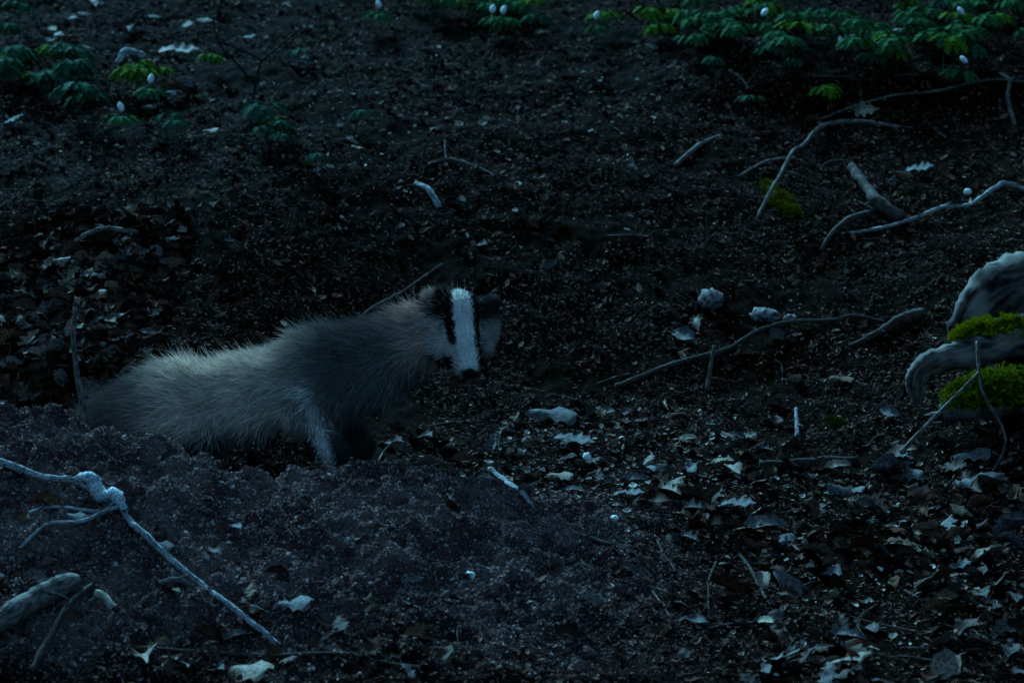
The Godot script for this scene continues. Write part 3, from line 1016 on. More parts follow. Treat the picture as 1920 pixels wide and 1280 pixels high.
	stick("mossy_stick", "knobbly pale stick slanting on the bank left of the forked root", "stick", "grey", [Vector2(0.434, -1.405), Vector2(0.504, -1.510), Vector2(0.571, -1.580)], .006, .0078, [], "the knobbly bank stick")
	stick("bowed_stick", "bowed brown stick lying over a dark gap on the left bank", "stick", "grey", [Vector2(-1.071, -0.804), Vector3(-1.030, 0.012, -0.819), Vector3(-0.994, 0.016, -0.838), Vector3(-0.912, 0.010, -0.837)], .006, .0075, [], "the bowed brown stick")
	upright("thin_stalk", "thin bare stalk slanting up behind the badger's neck", "stalk", "grey", [Vector3(-0.370, 0.183, -0.160), Vector3(-0.313, 0.248, -0.180), Vector3(-0.242, 0.285, -0.200), Vector3(-0.196, 0.315, -0.220), Vector3(-0.154, 0.342, -0.240)], .0026, .0016, [], "the slanting stalk")
	upright("bare_shoot", "thin upright grey stem standing at the badger's tail", "stem", "grey", [Vector3(-0.874, 0.019, 0.140), Vector3(-0.882, 0.084, 0.130), Vector3(-0.893, 0.149, 0.120), Vector3(-0.900, 0.227, 0.120), Vector3(-0.896, 0.297, 0.110)], .0068, .005, [], "the upright grey stem")
	upright("bare_sapling", "small bare dark sapling with forking branches on the left bank", "sapling", "black", [Vector3(-0.706, 0.466, -1.500), Vector3(-0.701, 0.588, -1.500), Vector3(-0.687, 0.675, -1.490), Vector3(-0.669, 0.732, -1.480), Vector3(-0.623, 0.771, -1.470), Vector3(-0.555, 0.825, -1.450)], .0055, .002, [[[Vector3(-0.687, 0.667, -1.490), Vector3(-0.741, 0.732, -1.470), Vector3(-0.781, 0.782, -1.460), Vector3(-0.796, 0.853, -1.450)], .004, .0018], [[Vector3(-0.666, 0.732, -1.480), Vector3(-0.704, 0.754, -1.460), Vector3(-0.758, 0.780, -1.440), Vector3(-0.874, 0.826, -1.420)], .003, .0015], [[Vector3(-0.762, 0.746, -1.470), Vector3(-0.803, 0.761, -1.460), Vector3(-0.836, 0.797, -1.450)], .0022, .0012]], "the bare sapling")
	stick("grey_log", "thick grey weathered log lying among the far anemones", "log", "blue", [Vector2(0.966, -2.110), Vector2(1.054, -2.153), Vector2(1.156, -2.205)], .017, .014, [], "the weathered log")
	stick("bark_strip", "pale curved bark strip on the upper left bank", "bark", "blue", [Vector2(-1.163, -2.142), Vector3(-1.142, 0.012, -2.186), Vector2(-1.093, -2.198)], .009, .012, [], "the pale bark strip")
	stick("flat_bark", "flat grey piece of bark lying near the far left anemones", "bark", "grey", [Vector2(-1.332, -2.250), Vector2(-1.291, -2.243), Vector2(-1.249, -2.235)], .009, .013)
	stick("floor_twig", "short upright bluish twig among pale scraps on the floor", "twig", "blue", [Vector3(0.632, 0.025, -0.263), Vector3(0.627, 0.010, -0.196), Vector2(0.619, -0.136)], .004, .005)
	stick("floor_twig", "thin long twig lying between badger's forefoot and big grey leaf", "twig", "brown", [Vector2(-0.189, -0.248), Vector2(-0.131, -0.269), Vector2(-0.030, -0.289)], .003, .002)
	stick("floor_twig", "dark straight twig across floor before the big grey leaf", "twig", "brown", [Vector2(-0.109, -0.056), Vector2(-0.052, -0.110), Vector2(0.012, -0.182)], .004, .003)
	landmarks.append(["the badger's forefeet", on_ground(Vector2(-0.324, -0.130))])
	landmarks.append(["the badger's head", on_ground(Vector2(-0.074, -0.495))])
	landmarks.append(["the tree's mossy roots", on_ground(Vector2(0.962, -0.078))])


func blob(st: SurfaceTool, size: Vector3, rough: float, noise_seed: int) -> void:
	var n := FastNoiseLite.new()
	n.seed = noise_seed
	n.frequency = 1.1
	var rows := 9
	var cols := 14
	var v := []
	for i in rows + 1:
		for k in cols:
			var a := PI * i / rows
			var b := TAU * k / cols
			var d := Vector3(sin(a) * cos(b), cos(a), sin(a) * sin(b))
			v.append(d * size * (1.0 + rough * n.get_noise_3dv(d * 1.6)))
	for i in rows:
		for k in cols:
			var m := (k + 1) % cols
			for q in [i * cols + k, i * cols + m, (i + 1) * cols + m, i * cols + k, (i + 1) * cols + m, (i + 1) * cols + k]:
				st.add_vertex(v[q])


func build_stones() -> void:
	var m := paint(Color.WHITE, .9)
	m.albedo_texture = cloudy(128, .05, Color(.03, .022, .02), Color(.36, .29, .28), 1.0, 44)
	m.uv1_triplanar = true
	m.uv1_scale = Vector3.ONE * 9.0
	var white := paint(Color(.72, .68, .62), .7)
	var i := 0
	for s in [
		["pale_stone", "pale arched stone sticking out of the bank beyond the crawling root", Vector2(0.479, -0.755), Vector3(.05, .024, .03), "the pale arched stone", 0],
		["pale_stone", "lower flat pale stone right beside the arched one", Vector2(0.603, -0.710), Vector3(.042, .02, .028), "the flat pale stone", 0],
		["pale_stone", "small pale stone trailing beside the flat one", Vector2(0.665, -0.692), Vector3(.016, .01, .014), "", 0],
		["white_pebble", "largest bright white pebble on the floor before the blue leaf", Vector2(0.161, -0.043), Vector3(.011, .013, .009), "the white pebble", 1],
		["white_pebble", "tiny bright white pebble between blue leaf and tree roots", Vector2(0.240, -0.156), Vector3(.007, .006, .006), "", 1],
		["white_pebble", "white angular pebble near the badger heap's far end", Vector2(0.202, 0.355), Vector3(.009, .007, .008), "", 1],
		["white_pebble", "small whitish stone chip lying on the bare soil heap", Vector2(-0.078, 0.725), Vector3(.011, .008, .008), "the white soil chip", 1],
		["white_pebble", "little white pebble on the bank near the curving grey root", Vector2(1.183, -1.231), Vector3(.012, .01, .01), "", 1],
		["white_pebble", "pale rounded pebble low on the left of the heap face", Vector2(-0.308, 0.651), Vector3(.016, .009, .012), "", 0],
	]:
		i += 1
		var st := tool()
		blob(st, s[3], .55 if s[5] == 0 else .32, 60 + i)
		var o := part(s[0], done(st), m if s[5] == 0 else white, self)
		o.position = on_ground(s[2], s[3].y * (.15 if s[5] == 0 else .45))
		o.rotation.y = i * 1.3
		tag(o, s[1], "stone")
		if s[4]:
			landmarks.append([s[4], o.position])


# ---------------------------------------------------------------- wood anemones

func leaflet(st: SurfaceTool, from: Vector3, dir: Vector3, long: float, wide_leaf: float, sag: float) -> void:
	var side := dir.cross(Vector3.UP).normalized()
	var ws := [.08, .5, .95, .42, 1.0, .38, .62, .08]
	var ts := [0.0, .22, .46, .5, .7, .74, .88, 1.0]
	var rows := []
	for i in ts.size():
		var c: Vector3 = from + dir * long * ts[i] + Vector3(0, -sag * ts[i] * ts[i], 0)
		var w: float = wide_leaf * ws[i]
		rows.append([c - side * w + Vector3(0, .25 * w, 0), c, c + side * w + Vector3(0, .25 * w, 0)])
	for i in rows.size() - 1:
		for k in 2:
			for v in [rows[i][k], rows[i + 1][k], rows[i + 1][k + 1], rows[i][k], rows[i + 1][k + 1], rows[i][k + 1]]:
				st.add_vertex(v)


func anemone_leaf() -> ArrayMesh:
	var st := tool(false)
	var foot := Vector3(.014, .0, 0)
	var petiole := [Vector3.ZERO, Vector3(.008, .003, 0), foot]
	rod(st, petiole, [.0009, .0008, .0007], 2, 4, 0.0)
	var l := rng.randf_range(.034, .045)
	leaflet(st, foot, Vector3(1, .12, 0).normalized(), l, .0125, .03)
	for s in [-1.0, 1.0]:
		leaflet(st, foot, Vector3(.55, .14, s * .85).normalized(), l * .9, .0115, .028)
		leaflet(st, foot, Vector3(.85, .12, s * .42).normalized(), l * .86, .009, .028)
	return done(st)


func bud_mesh() -> ArrayMesh:
	var st := tool()
	var prof := [[0.0, .0015], [.003, .0052], [.008, .0085], [.013, .0088], [.018, .0062], [.021, .0022]]
	var sides := 12
	for i in prof.size() - 1:
		for k in sides:
			var q := []
			for c in [[i, k], [i + 1, k], [i + 1, k + 1], [i, k + 1]]:
				var a: float = TAU * c[1] / sides
				var r: float = prof[c[0]][1] * (1.0 + .13 * cos(a * 6.0))
				q.append(Vector3(cos(a) * r, -prof[c[0]][0], sin(a) * r))
			for v in [q[0], q[1], q[2], q[0], q[2], q[3]]:
				st.add_vertex(v)
	return done(st)


var green: StandardMaterial3D
var anemone_leaves := []
var bud: ArrayMesh
var petal: StandardMaterial3D


func anemone(at: Vector2, size: float, flower: int, label: String, tone := 1.0) -> Node3D:
	var o := thing("wood_anemone", label, "wild flower" if flower else "plant", on_ground(at))
	var high := (.06 if flower else rng.randf_range(.05, .085)) * size
	var lean := Vector3(rng.randf_range(-.02, .02), 0, rng.randf_range(-.015, .02))
	part("stem", rod_mesh([Vector3(0, -.01, 0), lean * .4 + Vector3(0, high * .5, 0), lean + Vector3(0, high, 0)], [.0016, .0014, .0012], 3, 5, .05), green_of(tone), o)
	var turn := rng.randf() * TAU
	for k in 3:
		var l := part("leaf", anemone_leaves[rng.randi() % anemone_leaves.size()], green_of(tone), o)
		l.position = lean + Vector3(0, high, 0)
		l.rotation = Vector3(rng.randf_range(-.2, .2), turn + k * TAU / 3.0 + rng.randf_range(-.25, .25), rng.randf_range(-.25, .3))
		l.scale = Vector3.ONE * size * rng.randf_range(.85, 1.2)
	if flower:
		var top := lean + Vector3(rng.randf_range(-.006, .006), high + .042, .014)
		part("flower_stalk", rod_mesh([lean + Vector3(0, high, 0), lean + Vector3(0, high + .034, .004), top], [.0011, .001, .0009], 4, 5, 0.0), green_of(tone), o)
		var b := part("flower_bud", bud, petal, o)
		b.position = top
		b.rotation = Vector3(rng.randf_range(-.7, .1), 0, rng.randf_range(-.8, .8))
		b.scale = Vector3(.85, 1.3, .85)
	return o


var greens := {}


func green_of(tone: float) -> StandardMaterial3D:
	if not greens.has(tone):
		var m := paint(Color(.024, .082, .026) if tone == 1.0 else Color(.06, .12, .01) if tone > 1.0 else Color(.02, .062, .034), .6)
		m.metallic_specular = .04
		m.backlight_enabled = true
		m.backlight = Color(.03, .06, .01)
		greens[tone] = m
	return greens[tone]


func build_anemones() -> void:
	for k in 5:
		anemone_leaves.append(anemone_leaf())
	bud = bud_mesh()
	petal = paint(Color(.88, .86, .84), .6)
	# plants with a closed white flower
	for f in [
		[Vector2(-0.396, -2.444), "white bud alone at the near end of the far middle anemone patch"],
		[Vector2(-0.039, -2.375), "white flower bud at the middle of the far middle anemone patch"],
		[Vector2(-0.019, -2.355), "second white bud touching the one amid the far middle patch"],
		[Vector2(0.245, -2.334), "white bud over a tidy round whorl left of the dense patch"],
		[Vector2(0.731, -2.120), "tall white bud over the dense patch left of the weathered log"],
		[Vector2(1.321, -2.152), "white bud nodding over the far right corner anemones"],
		[Vector2(1.246, -1.789), "low white bud hanging under the anemones right of the log"],
		[Vector2(-0.994, -1.695), "upper one of two white buds on the left bank"],
		[Vector2(-1.053, -1.478), "lower brighter one of two white buds on the left bank"],
	]:
		anemone(f[0], 1.05, 1, "wood anemone with " + f[1], 1.0)
	# plants that stand by themselves
	for f in [
		[Vector2(-1.167, -1.554), 1.5, "big drooping anemone clump below the left white buds", .8],
		[Vector2(-1.143, -1.584), 1.3, "anemone leaning against the big drooping left clump", .8],
		[Vector2(-1.045, -1.866), 1.0, "yellowish anemone leaves under the upper left white bud", 1.2],
		[Vector2(-0.992, -1.943), .9, "sunlit green anemone right of the upper left white bud", 1.2],
		[Vector2(-0.861, -1.980), .9, "small bright anemone between white buds and bare sapling", 1.2],
		[Vector2(-0.928, -1.456), 1.0, "low anemone by pale leaves below the left white buds", .8],
		[Vector2(-0.885, -1.396), .9, "dull anemone just right of the low one by pale leaves", .8],
		[Vector2(-0.425, -1.520), .9, "lone anemone on the open bank right of the sapling", .8],
		[Vector2(-0.508, -1.195), .9, "lowest lone anemone on the bank below the sapling", .8],
		[Vector2(-0.624, -2.083), .8, "small lone anemone behind the sapling's fork", .8],
		[Vector2(0.261, -2.416), 1.2, "round domed anemone whorl standing clear of the dense patch", 1.2],
		[Vector2(0.658, -1.693), 1.0, "lone dark anemone on the bank below the dense patch", .8],
		[Vector2(0.894, -1.749), 1.1, "lone olive anemone just left of the white curled leaf", 1.2],
		[Vector2(0.073, -2.373), .9, "small anemone at the left foot of the round domed whorl", .8],
		[Vector2(0.565, -1.926), .8, "tiny anemone at the foot of the dense patch", .8],
	]:
		anemone(f[0], f[1], 0, f[2], f[3])
	# patches
	for z in [
		[[Vector2(-0.370, -2.840), Vector2(0.103, -2.856), Vector2(0.083, -2.540), Vector2(-0.315, -2.556)], 20, "anemone of the far middle patch", 1.0],
		[[Vector2(0.522, -2.674), Vector2(0.905, -2.565), Vector2(0.821, -1.906), Vector2(0.496, -2.045)], 34, "anemone of the dense patch left of the log", 1.0],
		[[Vector2(0.403, -2.492), Vector2(0.538, -2.428), Vector2(0.512, -2.162), Vector2(0.405, -2.217)], 7, "anemone at the left fringe of the dense patch", 1.2],
		[[Vector2(0.737, -1.974), Vector2(0.828, -1.968), Vector2(0.799, -1.837), Vector2(0.739, -1.839)], 4, "anemone at the lower tip of the dense patch", .8],
		[[Vector2(0.932, -2.248), Vector2(1.123, -1.989), Vector2(1.084, -1.827), Vector2(0.903, -1.828)], 12, "anemone in front of the weathered log", 1.0],
		[[Vector2(1.210, -2.553), Vector2(1.618, -2.602), Vector2(1.487, -1.964), Vector2(1.152, -2.081)], 30, "anemone in the far right corner patch", 1.0],
		[[Vector2(1.169, -1.989), Vector2(1.373, -2.011), Vector2(1.325, -1.833), Vector2(1.175, -1.835)], 9, "anemone under the far right corner patch", 1.0],
		[[Vector2(-1.531, -2.094), Vector2(-1.270, -2.120), Vector2(-1.191, -1.785), Vector2(-1.471, -1.799)], 17, "anemone of the left edge patch", .8],
		[[Vector2(-1.095, -1.846), Vector2(-1.030, -1.865), Vector2(-1.003, -1.728), Vector2(-1.068, -1.719)], 3, "anemone around the lower left white bud", 1.2],
		[[Vector2(-0.687, -1.468), Vector2(-0.517, -1.486), Vector2(-0.505, -1.332), Vector2(-0.656, -1.296)], 6, "anemone of the loose group at the sapling's foot", .8],
		[[Vector2(-1.561, -2.401), Vector2(-1.464, -2.404), Vector2(-1.428, -2.209), Vector2(-1.522, -2.207)], 2, "anemone above the left edge patch", .8],
	]:
		var poly := PackedVector2Array(z[0])
		var box := Rect2(poly[0], Vector2.ZERO)
		for p in poly:
			box = box.expand(p)
		var made := 0
		var tries := 0
		while made < z[1] and tries < 4000:
			tries += 1
			var p := box.position + box.size * Vector2(rng.randf(), rng.randf())
			if Geometry2D.is_point_in_polygon(p, poly):
				var size := rng.randf_range(.8, 1.4)
				var tone: float = z[3] if rng.randf() < .6 else [.8, 1.0, 1.2][rng.randi() % 3]
				var o := anemone(p, size, 0, "", tone)
				var look: String = ("large " if size > 1.15 else "small " if size < .95 else "") + ("dull dark" if tone < 1.0 else "yellow green" if tone > 1.0 else "fresh green")
				pending.append([o, look + " " + z[2], o.position, "anemones"])
				made += 1


# ---------------------------------------------------------------- dead leaves

func leaf_skin(noise_seed: int) -> ImageTexture:
	var n := FastNoiseLite.new()
	n.seed = noise_seed
	n.frequency = .06
	var im := Image.create(96, 96, false, Image.FORMAT_RGB8)
	for y in 96:
		for x in 96:
			var u := absf(x / 95.0 - .5) * 2.0
			var v := y / 95.0
			var vein := maxf(0.0, 1.0 - u * 22.0)
			var across := absf(fposmod(v * 8.0 - u * 2.2, 1.0) - .5) * 2.0
			vein = maxf(vein, clampf(1.0 - across * 9.0 * (1.0 - .3 * u), 0, 1) * .8)
			var t := clampf(.74 + .42 * n.get_noise_2d(x, y) + .3 * vein, 0, 1)
			if n.get_noise_2d(x * 3.0 + 300.0, y * 3.0) > .38:
				t *= .62
			im.set_pixel(x, y, Color(t, t * .98, t * .95))
	return ImageTexture.create_from_image(im)


func leaf_mesh(shape: String, curl: float, fold: float, twist: float, arch: float) -> ArrayMesh:
	var st := tool()
	var rows := 13
	var cols := [-1.0, -.55, 0.0, .55, 1.0]
	var pts := []
	var uvs := []
	var skew := rng.randf_range(-.08, .08)
	for i in rows + 1:
		var t := float(i) / rows
		var w := 0.0
		if shape == "lobed":
			w = .31 * pow(sin(PI * clampf(.03 + .95 * pow(t, .8), 0, 1)), .7) * (.72 + .34 * sin(t * 26.0 + .5))
		elif shape == "oval":
			w = .31 * pow(sin(PI * clampf(.02 + .96 * t, 0, 1)), .8) * (.96 + .05 * sin(t * 60.0))
		else:
			w = .36 * pow(sin(PI * clampf(.02 + .7 * t, 0, 1)), .8) * rng.randf_range(.55, 1.05)
		w = maxf(w, .012)
		var row := []
		var uvrow := []
		for c in cols:
			var side: float = c * w * rng.randf_range(.88, 1.1)
			var a: float = c * curl * (1.0 + .3 * sin(t * 7.0))
			var up: float = absf(side) * (fold + sin(absf(a)) * signf(curl)) + rng.randf_range(-.008, .008)
			var p := Vector3(side * cos(a), up, t - .5)
			p.y += arch * (.25 - (t - .5) * (t - .5)) + .03 * sin(t * 9.0 + c * 2.0 + skew * 40.0)
			p.x += skew * (t * t) * 1.2
			p = p.rotated(Vector3(0, 0, 1), twist * (t - .5))
			row.append(p)
			uvrow.append(Vector2(.5 + c * .5, t))
		pts.append(row)
		uvs.append(uvrow)
	for i in rows:
		for k in cols.size() - 1:
			for q in [[i, k], [i + 1, k], [i + 1, k + 1], [i, k], [i + 1, k + 1], [i, k + 1]]:
				st.set_uv(uvs[q[0]][q[1]])
				st.add_vertex(pts[q[0]][q[1]])
	if shape != "torn":
		var base := Vector3(pts[0][2].x, pts[0][2].y, -.5)
		st.set_uv(Vector2(.5, .5))
		rod(st, [base + Vector3(0, 0, .02), base + Vector3(.02, .01, -.1), base + Vector3(.05, 0, -.2)], [.012, .01, .012], 2, 4, 0.0)
	return done(st)


var leaf_kinds := []
var leaf_paints := {}


func leaf_thing(at: Vector2, long: float, kind: int, tone: String, tilt: float, lift: float, turn := -1.0, pitch := 0.0, roll := 0.0) -> MeshInstance3D:
	var o := part("dead_leaf", leaf_kinds[kind][0], leaf_paints[tone][rng.randi() % 2], self)
	var place := lay(at.x, at.y, lift, Vector3.ONE * long, tilt)
	if turn >= 0.0:
		var n := ground_normal(at.x, at.y)
		var side := n.cross(Vector3(cos(turn), 0, sin(turn))).normalized()
		place.basis = Basis(side, n, side.cross(n)) * Basis.from_euler(Vector3(pitch, 0, roll)) * Basis.from_scale(Vector3.ONE * long)
	o.transform = place
	return o


func build_leaves() -> void:
	for k in [["lobed", .5, .2, .3, .3, "lobed", "curled"], ["lobed", -.3, .1, -.5, .2, "lobed", "humped"], ["lobed", .15, .05, .2, .05, "lobed", "flat"],
		["oval", .9, .35, .5, .4, "oval", "rolled"], ["oval", .35, .1, -.2, .2, "oval", "cupped"], ["oval", .1, .45, .2, -.1, "oval", "folded"],
		["torn", .4, .2, .8, .3, "torn", "twisted"], ["torn", -.3, .0, -.3, .2, "torn", "crumpled"]]:
		leaf_kinds.append([leaf_mesh(k[0], k[1], k[2], k[3], k[4]), k[5], k[6]])
	var skins := [leaf_skin(3), leaf_skin(17)]
	for c in [["pale", Color(.4, .27, .21)], ["bluish grey", Color(.19, .155, .16)], ["tan", Color(.27, .13, .075)], ["brown", Color(.11, .05, .032)], ["dark russet", Color(.085, .018, .008)], ["cream", Color(.75, .62, .46)]]:
		leaf_paints[c[0]] = []
		for s in skins:
			var m := paint(c[1], .65)
			m.metallic_specular = .14
			m.albedo_texture = s
			m.backlight_enabled = true
			m.backlight = c[1] * .15
			leaf_paints[c[0]].append(m)
	# leaves that stand out one by one: place, length, shape, tone, turn, pitch, roll, label
	for l in [
		[Vector2(0.985, -1.736), .085, 0, "cream", 0.4, -0.5, .9, "white curled oak leaf propped against the long thin root"],
		[Vector2(1.074, -1.336), .085, 2, "bluish grey", 0.5, -.35, .1, "blue oak leaf lying alone above the curving grey root"],
		[Vector2(0.406, -0.630), .075, 4, "bluish grey", 0.9, -.2, .3, "grey oval leaf below the pale arched stone"],
		[Vector2(0.442, -0.670), .06, 0, "pale", 1.4, -.1, .3, "pale lobed leaf touching the grey oval leaf under the arched stone"],
		[Vector2(0.655, -0.440), .045, 5, "cream", 1.6, -1.1, .2, "cream leaf tip standing upright on the floor"],
		[Vector2(0.751, -0.411), .06, 7, "tan", 0.2, .1, -.2, "tan humped leaf right of the upright cream leaf tip"],
		[Vector2(0.088, -0.277), .115, 7, "bluish grey", 0.1, .0, .1, "big grey humped leaf over a dark gap on the floor"],
		[Vector2(0.136, -0.109), .1, 2, "bluish grey", 0.5, -.05, .0, "blue flat oak leaf right before the big grey humped leaf"],
		[Vector2(0.384, -0.159), .04, 5, "cream", 0.2, -.2, .2, "small bright white leaf on the floor beside pale scraps"],
		[Vector2(0.445, -0.019), .055, 5, "cream", 0.1, -.25, -.1, "bright white folded leaf left of the sunken dark log"],
		[Vector2(0.316, 0.192), .095, 0, "pale", 0.8, -.35, .1, "large veined grey leaf lying on russet leaves"],
		[Vector2(0.282, 0.255), .085, 4, "dark russet", 0.3, -.2, .2, "dark russet leaf under the left side of the large veined leaf"],
		[Vector2(0.365, 0.265), .1, 1, "dark russet", 0.6, -.25, .2, "dark russet leaf under the right side of the large veined leaf"],
		[Vector2(0.239, 0.203), .07, 2, "bluish grey", 0.4, -.2, .1, "blue scrap of oak leaf left of the large veined leaf"],
		[Vector2(0.256, 0.078), .06, 5, "bluish grey", 0.1, -.1, .1, "light blue leaf uphill of the large veined leaf"],
		[Vector2(0.100, 0.068), .06, 7, "pale", 0.2, -.1, .1, "pale crumpled leaf right of the pale straight stick"],
		[Vector2(0.126, 0.146), .05, 5, "bluish grey", 0.3, -.1, .1, "small blue leaf between pale straight stick and veined leaf"],
		[Vector2(-0.057, 0.394), .05, 4, "bluish grey", 0.9, -.3, .1, "blue cupped leaf tucked under the pale straight stick"],
		[Vector2(0.703, 0.152), .055, 7, "bluish grey", 0.4, -.3, .0, "bright grey crumpled leaf in front of the sunken dark log"],
		[Vector2(0.682, 0.053), .06, 5, "pale", 0.2, -.2, .1, "slim pale leaf just before the sunken dark log"],
		[Vector2(0.792, 0.055), .12, 4, "brown", 1.2, -.5, .3, "large brown leaf leaning at the log's right end"],
		[Vector2(0.824, 0.006), .07, 5, "pale", 0.3, -.3, .0, "pale pointed leaf at the foot of the hanging forked twig"],
		[Vector2(0.955, 0.180), .11, 1, "bluish grey", 0.15, -.2, .0, "long blue grey leaf draped over leaves at the right edge"],
		[Vector2(0.959, 0.067), .09, 7, "bluish grey", 0.3, -.2, .0, "dull blue leaf under the hanging forked twig"],
		[Vector2(0.825, 0.369), .09, 5, "pale", 2.6, -.5, .4, "pale folded leaf tilted up amid the right near leaves"],
		[Vector2(0.787, 0.479), .07, 0, "cream", 2.9, -.4, .2, "cream oak leaf below the tilted pale folded leaf"],
		[Vector2(0.584, 0.500), .09, 6, "pale", 2.7, -.4, .3, "pale twisted leaf leaning over a dark gap in the leaves"],
		[Vector2(0.593, 0.679), .055, 2, "cream", 1.4, -.9, .0, "round cream leaf standing on edge at the near right"],
		[Vector2(0.592, 0.856), .085, 0, "bluish grey", .5, -.3, .1, "blue green oak leaf in the nearest right leaves"],
		[Vector2(0.769, 0.878), .08, 4, "pale", 1.3, -.9, .2, "pale leaf standing upright in the nearest right leaves"],
		[Vector2(0.851, 0.519), .07, 2, "bluish grey", .6, -.5, .2, "pair leaf of blue oak left one at the near right edge"],
		[Vector2(0.873, 0.568), .06, 5, "bluish grey", 2.2, -.8, .2, "small blue leaf on end at the near right edge"],
		[Vector2(0.817, 0.686), .09, 4, "bluish grey", 1.2, -.9, .1, "grey leaf hanging vertically over the near right gap"],
		[Vector2(0.581, 0.978), .09, 1, "pale", .2, -.4, .0, "rounded pale leaf cut by the nearest edge"],
		[Vector2(0.458, 0.777), .04, 5, "cream", .6, -.3, .2, "small greenish cream leaf scrap near the bent upright twig"],
		[Vector2(0.438, 0.978), .05, 5, "bluish grey", 1.2, -.4, .2, "blue leaf scrap standing at the nearest edge"],
		[Vector2(0.327, 0.794), .06, 4, "bluish grey", .4, -.2, .0, "dull grey leaf beside the slender downhill twig"],
		[Vector2(-0.389, 0.868), .075, 7, "bluish grey", .2, -.2, .0, "grey shrivelled leaf at the end of the pale blue branch"],
		[Vector2(-0.544, 0.731), .045, 4, "brown", .7, -.4, .1, "small brown round leaf above the pale blue branch"],
		[Vector2(-0.518, 0.611), .04, 4, "bluish grey", 1.0, -.5, .1, "small bluish leaf on the upper soil heap"],
		[Vector2(-0.641, 0.727), .05, 7, "bluish grey", .3, -.2, .1, "grey scrap of leaf leaning on the pale blue branch"],
		[Vector2(-0.853, 0.675), .07, 3, "tan", .2, -.2, .1, "rolled tan leaf under the pale branch's side twig"],
		[Vector2(-0.798, 0.714), .05, 7, "bluish grey", .2, -.2, .0, "blue crumpled leaf between the branch's two side twigs"],
		[Vector2(-0.852, 0.841), .06, 4, "bluish grey", .2, -.2, .0, "dim grey leaf over the broken pale branch"],
		[Vector2(-0.625, 1.014), .09, 0, "pale", 1.2, -.6, .1, "grey oak leaf crumpled in front of the dark thin stick"],
		[Vector2(-0.546, 1.030), .08, 0, "bluish grey", 1.4, -.8, .1, "blue oak leaf on end under the long bottom twig"],
		[Vector2(-0.506, 1.023), .05, 4, "bluish grey", .9, -.6, .1, "small blue round leaf right of the upended blue one"],
		[Vector2(-0.450, 1.039), .09, 7, "pale", .5, -.3, .1, "long pale leaf cut by the nearest edge below the bottom twig"],
		[Vector2(-0.326, -0.374), .05, 0, "tan", .3, -.3, .1, "tan leaf on the ground behind the badger's chest"],
		[Vector2(-0.357, -0.186), .065, 0, "brown", .3, -.2, .2, "brown curled leaf right beside the badger's near forepaw"],
		[Vector2(-0.261, -0.141), .07, 4, "brown", .8, -.4, .2, "brown leaf standing behind the badger's near forepaw"],
		[Vector2(-0.198, -0.163), .08, 4, "dark russet", .9, -.5, .1, "russet rounded leaf right of the badger's forepaws"],
		[Vector2(-0.144, -0.110), .07, 4, "dark russet", 1.2, -.6, .1, "darkest russet leaf right of the badger's forepaws"],
		[Vector2(-0.352, -0.108), .06, 3, "brown", .1, -.1, .1, "rolled brown leaf lying before the badger's near forepaw"],
		[Vector2(-1.373, -2.488), .08, 4, "pale", .3, -.2, .1, "pale oval leaf at the far left corner"],
		[Vector2(-1.408, -2.406), .06, 5, "cream", .6, -.3, .1, "bright leaf scrap just left of the pale corner leaf"],
		[Vector2(-0.991, -2.208), .13, 2, "pale", .15, -.1, .05, "large pale oak leaf right of the pale bark strip"],
		[Vector2(-0.953, -1.803), .085, 3, "tan", 2.7, -.2, .1, "rolled tan leaf right of the white flower buds"],
		[Vector2(-0.942, -1.952), .06, 5, "pale", .1, -.2, .1, "slim pale leaf behind the rolled tan one"],
		[Vector2(-1.202, -1.850), .07, 0, "bluish grey", .4, -.3, .2, "bluish lobed leaf above the drooping anemone clump"],
		[Vector2(-0.966, -1.517), .065, 0, "pale", .5, -.3, .2, "pale leaf under the low anemones on the left bank"],
		[Vector2(-0.812, -1.495), .05, 7, "tan", .2, -.2, .1, "tan crumpled leaf left of the sapling's foot"],
		[Vector2(-0.626, -2.110), .07, 5, "bluish grey", .2, -.1, .1, "long pale leaf under the lone anemone at sapling fork"],
		[Vector2(-0.685, -0.804), .045, 0, "bluish grey", .3, -.5, .0, "small grey green leaf alone on the dark bank"],
		[Vector2(-0.814, -0.854), .04, 6, "pale", .2, -.1, .1, "tiny pale twisted leaf above the lone grey green one"],
		[Vector2(0.090, -2.422), .06, 5, "pale", .2, -.2, .1, "light leaf at the foot of the far anemones"],
		[Vector2(0.210, -0.319), .05, 4, "bluish grey", .2, -.2, .1, "grey leaf uphill of the tiny white pebble"],
		[Vector2(0.816, 0.127), .07, 7, "bluish grey", .2, -.2, .1, "grey leaf behind the large brown leaning leaf"],
		[Vector2(0.500, 0.313), .09, 5, "bluish grey", .1, -.2, .1, "long grey leaf flat in front of the pale veined leaf"],
		[Vector2(0.458, 0.242), .08, 2, "bluish grey", .5, -.2, .1, "blue broad leaf right of the russet leaves"],
		[Vector2(0.344, 0.405), .06, 0, "bluish grey", .6, -.3, .1, "pale blue leaf curling near the forked twig's tip"],
	]:
		var o := leaf_thing(l[0], l[1], l[2], l[3], .2, l[1] * .1 + .004, l[4], l[5], l[6])
		tag(o, l[7], "leaf", "dead leaves on the ground")
